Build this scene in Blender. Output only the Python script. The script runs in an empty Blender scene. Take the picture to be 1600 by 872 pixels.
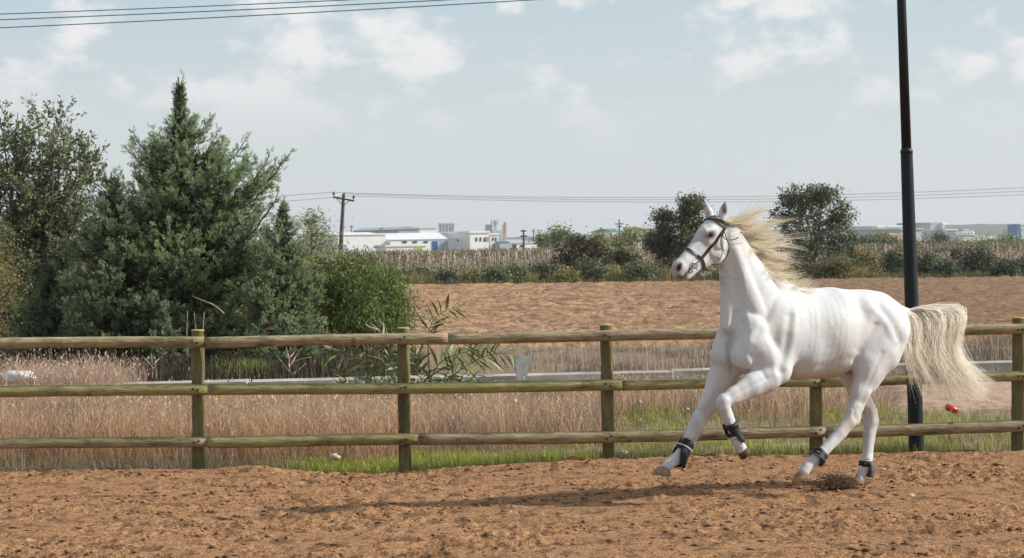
import bpy, bmesh, math, random
import numpy as np
from mathutils import Vector, Matrix
from mathutils.bvhtree import BVHTree

random.seed(7)
rng = np.random.default_rng(7)
scene = bpy.context.scene
COL = scene.collection

# ---------------------------------------------------------------- camera
F_PX, W_PX, CX, CY = 3800.0, 1600.0, 800.0, 436.0
ROLL, PITCH, CAM_H = math.radians(0.8), math.atan(56.0 / 3800.0), 2.0
CAM = np.array([0.0, 0.0, CAM_H])
FWD = np.array([0.0, math.cos(PITCH), -math.sin(PITCH)])
UP0 = np.array([0.0, math.sin(PITCH), math.cos(PITCH)])
RT0 = np.array([1.0, 0.0, 0.0])
RT = math.cos(ROLL) * RT0 - math.sin(ROLL) * UP0
UP = math.sin(ROLL) * RT0 + math.cos(ROLL) * UP0
cam_data = bpy.data.cameras.new("camera")
cam = bpy.data.objects.new("camera", cam_data)
COL.objects.link(cam)
cam.matrix_world = Matrix(((RT[0], UP[0], -FWD[0], 0), (RT[1], UP[1], -FWD[1], 0),
                           (RT[2], UP[2], -FWD[2], CAM_H), (0, 0, 0, 1)))
cam_data.sensor_width = 36.0
cam_data.lens = 36.0 * F_PX / W_PX
cam_data.clip_start, cam_data.clip_end = 0.5, 20000.0
cam_data.dof.use_dof = True
cam_data.dof.focus_distance = 20.3
cam_data.dof.aperture_fstop = 11.0
scene.camera = cam

def ray(px, py):
    return FWD + RT * ((px - CX) / F_PX) - UP * ((py - CY) / F_PX)
def at(px, py, y):                      # world point on the line of sight at distance y
    r = ray(px, py)
    return CAM + r * (y / r[1])
def ground_at(px, py, z=0.0):
    r = ray(px, py)
    return CAM + r * ((z - CAM_H) / r[2])
def hy(px):                             # image row of the horizon
    return 380.0 - math.tan(ROLL) * (px - 800.0)
def wx(px, y):                          # world x seen at column px (near the ground line)
    return at(px, hy(px) + 2.0 * F_PX / y, y)[0]

# ---------------------------------------------------------------- light
SUN_EL, SUN_AZ = math.radians(33.0), math.radians(3.0)     # azimuth from +X towards +Y
sun_dir = Vector((math.cos(SUN_EL) * math.cos(SUN_AZ), math.cos(SUN_EL) * math.sin(SUN_AZ), math.sin(SUN_EL)))
sun_data = bpy.data.lights.new("sun", 'SUN')
sun_data.energy, sun_data.angle, sun_data.color = 5.0, math.radians(2.2), (1.0, 0.955, 0.885)
sun = bpy.data.objects.new("sun", sun_data)
sun.rotation_euler = sun_dir.to_track_quat('Z', 'Y').to_euler()
sun.location = (30, 10, 40)
COL.objects.link(sun)

world = bpy.data.worlds.new("World")
scene.world = world
world.use_nodes = True
wn, wl = world.node_tree.nodes, world.node_tree.links
wn.clear()
def wnode(t, **kw):
    n = wn.new(t)
    for k, v in kw.items(): setattr(n, k, v)
    return n
sky = wnode('ShaderNodeTexSky', sky_type='NISHITA', sun_disc=False, sun_elevation=SUN_EL,
            sun_rotation=math.radians(90.0) - SUN_AZ, air_density=1.0, dust_density=1.5, ozone_density=2.0)
tc = wnode('ShaderNodeTexCoord')
sep = wnode('ShaderNodeSeparateXYZ'); wl.new(tc.outputs['Generated'], sep.inputs[0])
def wmath(op, a, b=None, clamp=False):
    n = wnode('ShaderNodeMath', operation=op, use_clamp=clamp)
    for i, v in enumerate((a, b)):
        if v is None: continue
        if isinstance(v, (int, float)): n.inputs[i].default_value = v
        else: wl.new(v, n.inputs[i])
    return n.outputs[0]
def wmix(fac, a, b):
    n = wnode('ShaderNodeMix', data_type='RGBA')
    for sock, v in ((n.inputs[0], fac), (n.inputs[6], a), (n.inputs[7], b)):
        if isinstance(v, (int, float)): sock.default_value = v
        elif isinstance(v, tuple): sock.default_value = v
        else: wl.new(v, sock)
    return n.outputs[2]
elev = sep.outputs['Z']
# thin high haze over the whole sky, thicker towards the horizon
hz = wmath('POWER', wmath('SUBTRACT', 1.0, wmath('ABSOLUTE', elev), clamp=True), 5.0)
hz = wmath('ADD', wmath('MULTIPLY', hz, 0.5), 0.40)
hg = wnode('ShaderNodeMapRange', interpolation_type='SMOOTHSTEP'); hg.inputs['From Min'].default_value = 0.02; hg.inputs['From Max'].default_value = 0.16
wl.new(elev, hg.inputs[0])
sky_hazy = wmix(hz, sky.outputs[0], wmix(hg.outputs[0], (6.6, 7.1, 7.35, 1), (5.2, 6.55, 7.3, 1)))
# broken cumulus: noise over the direction, flattened vertically
mp = wnode('ShaderNodeMapping'); mp.inputs['Scale'].default_value = (1, 1, 1.7)
mp.inputs['Location'].default_value = (0.31, 0.0, 0.17)
wl.new(tc.outputs['Generated'], mp.inputs[0])
n1 = wnode('ShaderNodeTexNoise'); n1.inputs['Scale'].default_value = 21.0
n1.inputs['Detail'].default_value = 7.0; n1.inputs['Roughness'].default_value = 0.55
wl.new(mp.outputs[0], n1.inputs['Vector'])
mr = wnode('ShaderNodeMapRange', interpolation_type='SMOOTHSTEP')
mr.inputs['From Min'].default_value = 0.475; mr.inputs['From Max'].default_value = 0.61
wl.new(n1.outputs[0], mr.inputs[0])
# clouds thin out into the haze near the horizon
up = wnode('ShaderNodeMapRange', interpolation_type='SMOOTHSTEP')
up.inputs['From Min'].default_value = 0.030; up.inputs['From Max'].default_value = 0.085
wl.new(elev, up.inputs[0])
cl = wmath('MULTIPLY', wmath('MULTIPLY', mr.outputs[0], up.outputs[0]), 0.9)
sky_cl = wmix(cl, sky_hazy, (8.1, 8.0, 7.95, 1))
bg = wnode('ShaderNodeBackground'); bg.inputs['Strength'].default_value = 0.1
wl.new(sky_cl, bg.inputs['Color'])
wo = wnode('ShaderNodeOutputWorld'); wl.new(bg.outputs[0], wo.inputs['Surface'])

vs = scene.view_settings
vs.view_transform, vs.look, vs.gamma, vs.exposure = 'Standard', 'None', 1.0, 0.15
vs.use_curve_mapping = False
cy = scene.cycles
cy.use_denoising = True
cy.denoising_input_passes, cy.denoising_prefilter = 'RGB_ALBEDO_NORMAL', 'ACCURATE'
cy.max_bounces, cy.diffuse_bounces, cy.transmission_bounces, cy.volume_bounces, cy.transparent_max_bounces = 8, 6, 6, 0, 16

# ---------------------------------------------------------------- helpers
def tag(o, label=None, cat=None, group=None, kind=None):
    if label: o['label'] = label
    if cat: o['category'] = cat
    if group: o['group'] = group
    if kind: o['kind'] = kind
    return o
def empty(name, loc=(0, 0, 0)):
    o = bpy.data.objects.new(name, None)
    o.location = loc; o.empty_display_size = 0.1
    COL.objects.link(o)
    return o
def link(name, me, mat=None, parent=None):
    o = bpy.data.objects.new(name, me)
    COL.objects.link(o)
    if mat is not None and not me.materials: me.materials.append(mat)
    if parent is not None:
        o.parent = parent
        o.matrix_parent_inverse = Matrix.Translation(-Vector(parent.location)) if parent.parent is None else parent.matrix_parent_inverse.copy()
        if parent.parent is not None:
            o.matrix_parent_inverse = Matrix.Identity(4)
    return o
def mesh_np(name, verts, faces, smooth=False, mats=None, midx=None):
    """verts (n,3); faces: list of (m,k) int arrays"""
    me = bpy.data.meshes.new(name)
    verts = np.asarray(verts, dtype=np.float32)
    if isinstance(faces, np.ndarray): faces = [faces]
    faces = [np.asarray(f, dtype=np.int32) for f in faces if len(f)]
    me.vertices.add(len(verts)); me.vertices.foreach_set('co', verts.ravel())
    loops = np.concatenate([f.ravel() for f in faces])
    cnt = np.concatenate([np.full(len(f), f.shape[1], np.int32) for f in faces])
    start = np.concatenate([[0], np.cumsum(cnt)[:-1]]).astype(np.int32)
    me.loops.add(len(loops)); me.loops.foreach_set('vertex_index', loops)
    me.polygons.add(len(cnt)); me.polygons.foreach_set('loop_start', start)
    me.polygons.foreach_set('use_smooth', np.full(len(cnt), bool(smooth)))
    me.update(calc_edges=True)
    return me
def set_color(me, name, cols):
    a = me.color_attributes.new(name, 'FLOAT_COLOR', 'POINT')
    c = np.ones((len(me.vertices), 4), np.float32); c[:, :3] = cols
    a.data.foreach_set('color', c.ravel())
def bm_mesh(name, bm, smooth=False):
    me = bpy.data.meshes.new(name)
    bm.to_mesh(me); bm.free()
    me.polygons.foreach_set('use_smooth', np.full(len(me.polygons), bool(smooth)))
    return me

class MB:
    """collects vertices and faces of one mesh"""
    def __init__(s): s.v = []; s.q = []; s.t = []; s.n = 0; s.c = []
    def add(s, v, quads=None, tris=None, col=None):
        v = np.asarray(v, float); b = s.n
        s.v.append(v); s.n += len(v)
        if quads is not None and len(quads): s.q.append(np.asarray(quads) + b)
        if tris is not None and len(tris): s.t.append(np.asarray(tris) + b)
        if col is not None: s.c.append(np.broadcast_to(np.asarray(col, float), (len(v), 3)))
    def box(s, lo, hi, col=None, rot=None, ctr=None):
        lo = np.asarray(lo, float); hi = np.asarray(hi, float)
        v = np.array([[(lo, hi)[i][0], (lo, hi)[j][1], (lo, hi)[k][2]] for i in (0, 1) for j in (0, 1) for k in (0, 1)])
        if rot is not None:
            c = np.asarray(ctr if ctr is not None else (lo + hi) / 2)
            v = (v - c) @ np.asarray(rot).T + c
        s.add(v, quads=[[0, 1, 3, 2], [4, 6, 7, 5], [0, 4, 5, 1], [2, 3, 7, 6], [0, 2, 6, 4], [1, 5, 7, 3]], col=col)
    def tube(s, pts, rad, n=8, col=None, caps=True, flat=1.0, wob=0.0):
        pts = np.asarray(pts, float); m = len(pts)
        rad = np.broadcast_to(np.asarray(rad, float), (m,))
        tan = np.gradient(pts, axis=0); tan /= np.linalg.norm(tan, axis=1)[:, None] + 1e-12
        ref = np.array([0, 0, 1.0]) if abs(tan[:, 2]).mean() < 0.8 else np.array([0, 1.0, 0])
        e1 = np.cross(tan, ref); e1 /= np.linalg.norm(e1, axis=1)[:, None] + 1e-12
        e2 = np.cross(tan, e1)
        a = np.arange(n) * 2 * math.pi / n
        rr = rad[:, None] * (1 + (wob * rng.standard_normal((m, n)) if wob else 0))
        v = pts[:, None, :] + rr[..., None] * (np.cos(a)[None, :, None] * e1[:, None, :] + flat * np.sin(a)[None, :, None] * e2[:, None, :])
        v = v.reshape(-1, 3)
        i = np.arange(m - 1)[:, None] * n; j = np.arange(n)[None, :]; j2 = (j + 1) % n
        q = np.stack([i + j, i + j2, i + n + j2, i + n + j], -1).reshape(-1, 4)
        t = []
        if caps:
            v = np.vstack([v, pts[:1], pts[-1:]]); c0 = m * n
            for k in range(n):
                t.append([c0, (k + 1) % n, k]); t.append([c0 + 1, (m - 1) * n + k, (m - 1) * n + (k + 1) % n])
        s.add(v, quads=q, tris=t, col=col)
    def mesh(s, name, smooth=False, colname=None):
        v = np.vstack(s.v); fs = []
        if s.q: fs.append(np.vstack(s.q))
        if s.t: fs.append(np.vstack(s.t))
        me = mesh_np(name, v, fs, smooth)
        if colname and s.c: set_color(me, colname, np.vstack(s.c))
        return me

# value noise on numpy arrays
def _hash(ix, iy, iz, seed):
    h = (ix.astype(np.int64) * 374761393 + iy.astype(np.int64) * 668265263 + iz.astype(np.int64) * 2147483647 + seed * 974634777) & 0xffffffff
    h = ((h ^ (h >> 13)) * 1274126177) & 0xffffffff
    h = ((h ^ (h >> 16)) * 2246822519) & 0xffffffff
    return ((h ^ (h >> 15)) & 0xffffff) / float(0xffffff)
def vnoise2(x, y, seed=0):
    ix = np.floor(x); iy = np.floor(y); fx = x - ix; fy = y - iy
    fx = fx * fx * (3 - 2 * fx); fy = fy * fy * (3 - 2 * fy); z = np.zeros_like(ix)
    a = _hash(ix, iy, z, seed); b = _hash(ix + 1, iy, z, seed); c = _hash(ix, iy + 1, z, seed); d = _hash(ix + 1, iy + 1, z, seed)
    return (a * (1 - fx) + b * fx) * (1 - fy) + (c * (1 - fx) + d * fx) * fy
def fbm2(x, y, oct=4, seed=0, gain=0.5):
    s = 0; a = 1.0; t = 0
    for o in range(oct):
        s = s + a * vnoise2(x * 2 ** o, y * 2 ** o, seed + o * 17); t += a; a *= gain
    return s / t

# materials
def new_mat(name):
    m = bpy.data.materials.new(name); m.use_nodes = True
    nt = m.node_tree; b = nt.nodes['Principled BSDF']
    return m, nt, b
def nnode(nt, t, **kw):
    n = nt.nodes.new(t)
    for k, v in kw.items(): setattr(n, k, v)
    return n
def mat_noise(name, stops, scale=5.0, detail=5.0, rough=0.85, stretch=(1, 1, 1), coord='Object', bump=0.0, bump_scale=None,
              bump_dist=0.02, spec=0.3, noise_rough=0.55, second=None):
    """stops: [(pos, (r,g,b)), ...] ramp over noise"""
    m, nt, b = new_mat(name)
    t = nnode(nt, 'ShaderNodeTexCoord'); mp = nnode(nt, 'ShaderNodeMapping')
    mp.inputs['Scale'].default_value = stretch
    nt.links.new(t.outputs[coord], mp.inputs[0])
    n = nnode(nt, 'ShaderNodeTexNoise'); n.inputs['Scale'].default_value = scale; n.inputs['Detail'].default_value = detail
    n.inputs['Roughness'].default_value = noise_rough
    nt.links.new(mp.outputs[0], n.inputs['Vector'])
    r = nnode(nt, 'ShaderNodeValToRGB')
    while len(r.color_ramp.elements) < len(stops): r.color_ramp.elements.new(0.5)
    for e, (p, c) in zip(r.color_ramp.elements, stops):
        e.position = p; e.color = (*c, 1)
    nt.links.new(n.outputs[0], r.inputs[0])
    out = r.outputs[0]
    if second:                     # (scale, lo, hi, colour, strength, stretch)
        sc, lo, hi, colr, st, str2 = second
        mp2 = nnode(nt, 'ShaderNodeMapping'); mp2.inputs['Scale'].default_value = str2; mp2.inputs['Location'].default_value = (3.1, 7.7, 1.3)
        nt.links.new(t.outputs[coord], mp2.inputs[0])
        n2 = nnode(nt, 'ShaderNodeTexNoise'); n2.inputs['Scale'].default_value = sc; n2.inputs['Detail'].default_value = 5
        nt.links.new(mp2.outputs[0], n2.inputs['Vector'])
        rg = nnode(nt, 'ShaderNodeMapRange'); rg.inputs['From Min'].default_value = lo; rg.inputs['From Max'].default_value = hi
        rg.inputs['To Max'].default_value = st
        nt.links.new(n2.outputs[0], rg.inputs[0])
        mx = nnode(nt, 'ShaderNodeMix', data_type='RGBA'); nt.links.new(rg.outputs[0], mx.inputs[0])
        nt.links.new(out, mx.inputs[6]); mx.inputs[7].default_value = (*colr, 1)
        out = mx.outputs[2]
    nt.links.new(out, b.inputs['Base Color'])
    b.inputs['Roughness'].default_value = rough
    b.inputs['Specular IOR Level'].default_value = spec
    if bump:
        nb = nnode(nt, 'ShaderNodeTexNoise'); nb.inputs['Scale'].default_value = bump_scale or scale * 3; nb.inputs['Detail'].default_value = 6
        nt.links.new(mp.outputs[0], nb.inputs['Vector'])
        bp = nnode(nt, 'ShaderNodeBump'); bp.inputs['Strength'].default_value = bump; bp.inputs['Distance'].default_value = bump_dist
        nt.links.new(nb.outputs[0], bp.inputs['Height']); nt.links.new(bp.outputs[0], b.inputs['Normal'])
    return m
def mat_plain(name, col, rough=0.6, spec=0.4, var=0.15, scale=8.0, metal=0.0):
    m = mat_noise(name, [(0.3, tuple(c * (1 - var) for c in col)), (0.7, tuple(min(1, c * (1 + var)) for c in col))], scale=scale, rough=rough, spec=spec)
    m.node_tree.nodes['Principled BSDF'].inputs['Metallic'].default_value = metal
    return m
def mat_attr(name, attr='col', rough=0.7, spec=0.2, transl=0.0, mottled=0.0, scale=20.0):
    m, nt, b = new_mat(name)
    a = nnode(nt, 'ShaderNodeAttribute', attribute_name=attr)
    out = a.outputs['Color']
    if mottled:
        t = nnode(nt, 'ShaderNodeTexCoord'); n = nnode(nt, 'ShaderNodeTexNoise'); n.inputs['Scale'].default_value = scale; n.inputs['Detail'].default_value = 6
        nt.links.new(t.outputs['Object'], n.inputs['Vector'])
        rg = nnode(nt, 'ShaderNodeMapRange'); rg.inputs['From Min'].default_value = 0.3; rg.inputs['From Max'].default_value = 0.7
        rg.inputs['To Min'].default_value = 1 - mottled; rg.inputs['To Max'].default_value = 1 + mottled
        nt.links.new(n.outputs[0], rg.inputs[0])
        mx = nnode(nt, 'ShaderNodeVectorMath', operation='SCALE'); nt.links.new(out, mx.inputs[0]); nt.links.new(rg.outputs[0], mx.inputs['Scale'])
        out = mx.outputs[0]
    nt.links.new(out, b.inputs['Base Color'])
    b.inputs['Roughness'].default_value = rough; b.inputs['Specular IOR Level'].default_value = spec
    if transl:
        tr = nnode(nt, 'ShaderNodeBsdfTranslucent'); nt.links.new(out, tr.inputs[0])
        mx = nnode(nt, 'ShaderNodeMixShader'); mx.inputs[0].default_value = transl
        nt.links.new(b.outputs[0], mx.inputs[1]); nt.links.new(tr.outputs[0], mx.inputs[2])
        nt.links.new(mx.outputs[0], nt.nodes['Material Output'].inputs['Surface'])
    return m
# ================================================================ GROUND
FENCE = [(-340, 21.85), (-13, 22.0), (310, 22.15), (632, 22.3), (950, 22.45), (1275, 22.6), (1590, 22.75), (1910, 22.9)]
FX = [wx(p, d) for p, d in FENCE]; FD = [d for p, d in FENCE]
DIPX = wx(585, 22.2); MNDX = wx(405, 22.0)
def fence_y(x): return np.interp(x, [-40] + FX + [40], [FD[0] - 2.0] + FD + [FD[-1] + 2.0])
def zg(x, y):
    x = np.asarray(x, float); y = np.asarray(y, float)
    z = -0.085 * np.exp(-((x - DIPX) / 1.15) ** 2 - ((y - 22.2) / 1.3) ** 2)
    return z + 0.0 * y
def graded(lo, a, b, hi, fine, coarse):
    return np.concatenate([np.arange(lo, a, coarse), np.arange(a, b, fine), np.arange(b, hi + coarse, coarse)])
def sheet(name, X, Y, Zf, mat, smooth=True, kind='structure', yfun=None):
    gx, gy = np.meshgrid(X, Y, indexing='ij')
    if yfun is not None: gy = yfun(gx, gy)
    gz = Zf(gx, gy); nx, ny = gx.shape
    v = np.stack([gx, gy, gz], -1).reshape(-1, 3)
    i = np.arange(nx - 1)[:, None] * ny; j = np.arange(ny - 1)[None]
    q = np.stack([i + j, i + ny + j, i + ny + j + 1, i + j + 1], -1).reshape(-1, 4)
    me = mesh_np(name, v, q, smooth)
    return tag(link(name, me, mat), kind=kind)

m_sand = mat_noise('arena_sand', [(0.29, (0.11, 0.058, 0.030)), (0.40, (0.305, 0.162, 0.080)), (0.58, (0.405, 0.222, 0.111)), (0.8, (0.51, 0.31, 0.168))],
                   scale=11, detail=11, rough=0.95, spec=0.1, bump=1.0, bump_scale=70, bump_dist=0.02, noise_rough=0.72,
                   second=(1.1, 0.5, 0.72, (0.25, 0.135, 0.065), 0.5, (0.7, 1.6, 1)))
m_verge = mat_noise('verge_soil', [(0.3, (0.12, 0.085, 0.055)), (0.55, (0.24, 0.17, 0.11)), (0.8, (0.36, 0.27, 0.19))], scale=6, detail=8, rough=0.95,
                    bump=0.8, bump_scale=40, bump_dist=0.03)
m_field = mat_noise('ploughed_soil', [(0.30, (0.25, 0.148, 0.084)), (0.5, (0.40, 0.247, 0.142)), (0.72, (0.53, 0.35, 0.22))], scale=4.5, detail=9, rough=0.95,
                    spec=0.1, noise_rough=0.8, stretch=(0.6, 1.0, 1), bump=0.8, bump_scale=9, bump_dist=0.10,
                    second=(1.0, 0.44, 0.60, (0.25, 0.15, 0.095), 0.35, (0.05, 1.15, 1)))
m_farm = mat_noise('far_farmland', [(0.35, (0.13, 0.10, 0.06)), (0.5, (0.20, 0.155, 0.09)), (0.65, (0.13, 0.13, 0.07))], scale=0.02, detail=6, rough=1.0, stretch=(0.4, 1, 1))

def speckle(mat, scale, stretch, lo, hi, dark):
    nt = mat.node_tree; b = nt.nodes['Principled BSDF']; src = b.inputs['Base Color'].links[0].from_socket
    t = nnode(nt, 'ShaderNodeTexCoord'); mp = nnode(nt, 'ShaderNodeMapping'); mp.inputs['Scale'].default_value = stretch; nt.links.new(t.outputs['Object'], mp.inputs[0])
    n = nnode(nt, 'ShaderNodeTexNoise'); n.inputs['Scale'].default_value = scale; n.inputs['Detail'].default_value = 3; n.inputs['Roughness'].default_value = .7; nt.links.new(mp.outputs[0], n.inputs['Vector'])
    r = nnode(nt, 'ShaderNodeMapRange'); r.inputs['From Min'].default_value = lo; r.inputs['From Max'].default_value = hi; r.inputs['To Min'].default_value = dark; r.inputs['To Max'].default_value = 1.06; nt.links.new(n.outputs[0], r.inputs[0])
    v = nnode(nt, 'ShaderNodeVectorMath', operation='SCALE'); nt.links.new(src, v.inputs[0]); nt.links.new(r.outputs[0], v.inputs['Scale']); nt.links.new(v.outputs[0], b.inputs['Base Color'])
speckle(m_sand, 48.0, (.75, .5, 1), .38, .53, .46)
speckle(m_sand, 8.0, (.9, .36, 1), .38, .50, .52)
speckle(m_field, 4.2, (.9, .35, 1), .38, .55, .52)
# long furrow lines, their shade painted in as dark bands, slanting a little across the field
_nt = m_field.node_tree; _b = _nt.nodes['Principled BSDF']; _src = _b.inputs['Base Color'].links[0].from_socket
_tc = nnode(_nt, 'ShaderNodeTexCoord'); _mp = nnode(_nt, 'ShaderNodeMapping'); _mp.inputs['Rotation'].default_value = (0, 0, math.radians(6.0)); _nt.links.new(_tc.outputs['Object'], _mp.inputs[0])
_wv = nnode(_nt, 'ShaderNodeTexWave', bands_direction='Y'); _wv.inputs['Scale'].default_value = 0.125; _wv.inputs['Distortion'].default_value = 0.9; _wv.inputs['Detail'].default_value = 5; _wv.inputs['Detail Scale'].default_value = 2.5; _wv.inputs['Detail Roughness'].default_value = .7
_nt.links.new(_mp.outputs[0], _wv.inputs['Vector'])
_mr = nnode(_nt, 'ShaderNodeMapRange'); _mr.inputs['From Min'].default_value = .74; _mr.inputs['From Max'].default_value = 1.0; _mr.inputs['To Max'].default_value = .6; _nt.links.new(_wv.outputs['Fac'], _mr.inputs[0])
_mx = nnode(_nt, 'ShaderNodeMix', data_type='RGBA'); _nt.links.new(_mr.outputs[0], _mx.inputs[0]); _nt.links.new(_src, _mx.inputs[6]); _mx.inputs[7].default_value = (0.15, 0.085, 0.05, 1); _nt.links.new(_mx.outputs[2], _b.inputs['Base Color'])
# the soil is darker towards the right of the field
_nt = m_field.node_tree; _b = _nt.nodes['Principled BSDF']; _src = _b.inputs['Base Color'].links[0].from_socket
_tc = nnode(_nt, 'ShaderNodeTexCoord'); _sx = nnode(_nt, 'ShaderNodeSeparateXYZ'); _nt.links.new(_tc.outputs['Object'], _sx.inputs[0])
_mr = nnode(_nt, 'ShaderNodeMapRange', interpolation_type='SMOOTHSTEP'); _mr.inputs['From Min'].default_value = 0.0; _mr.inputs['From Max'].default_value = 14.0; _mr.inputs['To Max'].default_value = 0.62
_nt.links.new(_sx.outputs['X'], _mr.inputs[0]); _mx = nnode(_nt, 'ShaderNodeMix', data_type='RGBA'); _nt.links.new(_mr.outputs[0], _mx.inputs[0]); _nt.links.new(_src, _mx.inputs[6]); _mx.inputs[7].default_value = (0.165, 0.104, 0.066, 1)
_nt.links.new(_mx.outputs[2], _b.inputs['Base Color'])
# base ground to the horizon
gv = np.array([[-5200, -150, -0.16], [5200, -150, -0.16], [5200, 6200, -0.16], [-5200, 6200, -0.16]], float)
tag(link('ground', mesh_np('ground', gv, np.array([[0, 1, 2, 3]])), m_farm), kind='structure')

def arena_z(x, y):
    z = zg(x, y)
    n1 = fbm2(x * 3.2, y * 2.6, 3, 1); n2 = fbm2(x * 11, y * 8.5, 3, 2); n3 = vnoise2(x * 34, y * 26, 3)
    rid = np.abs(fbm2(x * 5.5 + 9, y * 4.2, 3, 4) - 0.5) * 2
    dens = 0.22 + 1.25 * sm_(fbm2(x * .8, y * 1.5, 3, 12), .38, .64)
    n4 = np.maximum(vnoise2(x * 19 + 5, y * 12, 14) - .55, 0)
    z = z + (n1 - 0.5) * 0.008 + (n2 - 0.5) * 0.010 * dens + (n3 - 0.5) * 0.017 * dens + n4 * 0.024 * dens - np.clip(0.12 - rid, 0, 1) * 0.035 * dens
    # scattered hoof prints
    cell = 0.62
    for k, (ox, oy) in enumerate(((0, 0), (.31, .27))):
        ix, iy = np.floor((x + ox) / cell), np.floor((y + oy) / cell)
        px_ = (ix + .25 + .5 * _hash(ix, iy, ix * 0, 50 + k)) * cell - ox; py_ = (iy + .25 + .5 * _hash(ix, iy, ix * 0, 60 + k)) * cell - oy
        r = np.hypot((x - px_) / 1.0, (y - py_) / 1.25); on = _hash(ix, iy, ix * 0, 70 + k) > 0.66
        z = z + on * (-0.018 * np.exp(-(r / .065) ** 4) + 0.010 * np.exp(-((r - .10) / .035) ** 2))
    # the rim thrown up under the fence
    e = fence_y(x) - y
    z = z + 0.008 * np.exp(-((e - .1) / .25) ** 2)
    z = z + 0.022 * (vnoise2(x * 4.5, y * 11 + 3, 33) - .5) * dens + 0.014 * (vnoise2(x * 13, y * 24, 35) - .5) * dens
    z = z + 0.045 * np.exp(-((x - MNDX) / .30) ** 2 - ((y - 22.0) / .30) ** 2) * (0.6 + 0.8 * n2)
    return z
def sm_(x, a, b):
    t = np.clip((x - a) / (b - a), 0, 1); return t * t * (3 - 2 * t)
AX = graded(-26, -5.6, 6.6, 26, 0.0175, 0.5)
AY = np.concatenate([np.arange(2.0, 14.6, 0.4), np.arange(14.6, 22.4, 0.031), [22.42]])
def arena_y(gx, gy):           # last rows follow the wavy edge beside the fence
    e = fence_y(gx) - 0.10 + 0.22 * (fbm2(gx * 1.7, gx * 0 + 2.2, 3, 31) - .5) + 0.10 * (fbm2(gx * 9, gx * 0 + 4.2, 2, 32) - .5)
    t = (gy - 2.0) / (22.42 - 2.0)
    return 2.0 + (e - 2.0) * t
sheet('arena_sand', AX, AY, arena_z, m_sand, yfun=arena_y)
sheet('verge', graded(-45, -8, 9, 45, 0.18, 1.5), np.arange(20.5, 47.2, 0.18),
      lambda x, y: zg(x, y) - 0.03 + 0.06 * (fbm2(x * 1.5, y * 1.5, 4, 8) - .5) * sm_(y - fence_y(x), 0.0, 0.8), m_verge)
def field_z(x, y):
    row = np.sin(2 * math.pi * (y * 0.97 + x * 0.10 + 0.25 * fbm2(x * .15, y * .15, 2, 6)) / 0.95)
    return -0.015 + 0.05 * row + 0.05 * (fbm2(x * 1.9, y * 1.9, 2, 21) - .5) + 0.14 * (vnoise2(x * 4.1, y * 3.4, 29) - .5) + 0.03 * (fbm2(x * .25, y * .25, 2, 22) - .5) + 0.045 * sm_(y, 46.5, 48) - 0.20 * (1 - sm_(y, 46.5, 48.2))
sheet('ploughed_field', graded(-70, -16, 36, 80, 0.21, 3.0), np.concatenate([np.arange(46.5, 80, 0.2), np.arange(80, 117, 0.32)]), field_z, m_field)
m_vground = mat_noise('vineyard_soil', [(0.35, (0.16, 0.12, 0.07)), (0.65, (0.26, 0.19, 0.11))], scale=0.5, detail=6, rough=1.0)
sheet('vineyard_ground', np.arange(-90, 140, 6.0), np.arange(116.5, 420, 6.0), lambda x, y: -0.06 + 0.04 * fbm2(x * .2, y * .2, 2, 3), m_vground)

# hills on the skyline
def hill_sheet(name, Y0, Y1, prof, mat, seed):
    X = np.linspace(-1500, 2200, 260); n = 14; V = []
    for k in range(n):
        t = k / (n - 1); y = Y0 + (Y1 - Y0) * t
        shape = math.sin(min(1, t * 1.6) * math.pi / 2)
        h = np.interp(X, prof[0], prof[1]) * shape * (0.80 + 0.4 * fbm2(X / 260.0, X * 0 + k * .5 + seed, 4, seed)) - 1.0 * (k == 0)
        h = h + 3.0 * shape * (fbm2(X / 24.0, X * 0 + k * 1.7, 3, seed + 3) - .4)
        V.append(np.stack([X, np.full_like(X, y), h - .1], -1))
    V = np.stack(V, 0); m = len(X)
    i = np.arange(n - 1)[:, None] * m; j = np.arange(m - 1)[None]
    q = np.stack([i + j, i + j + 1, i + m + j + 1, i + m + j], -1).reshape(-1, 4)
    tag(link(name, mesh_np(name, V.reshape(-1, 3), q, True), mat), kind='structure')
m_hill = mat_noise('wooded_hills', [(0.35, (0.04, 0.055, 0.04)), (0.6, (0.09, 0.10, 0.065)), (0.8, (0.16, 0.14, 0.09))], scale=0.02, detail=7, rough=1.0)
hill_sheet('hills', 3300, 4700, ([-1500, -260, 0, 200, 480, 560, 700, 860, 2200], [5, 7, 12, 15, 17, 19, 23, 22, 26]), m_hill, 40)
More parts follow.
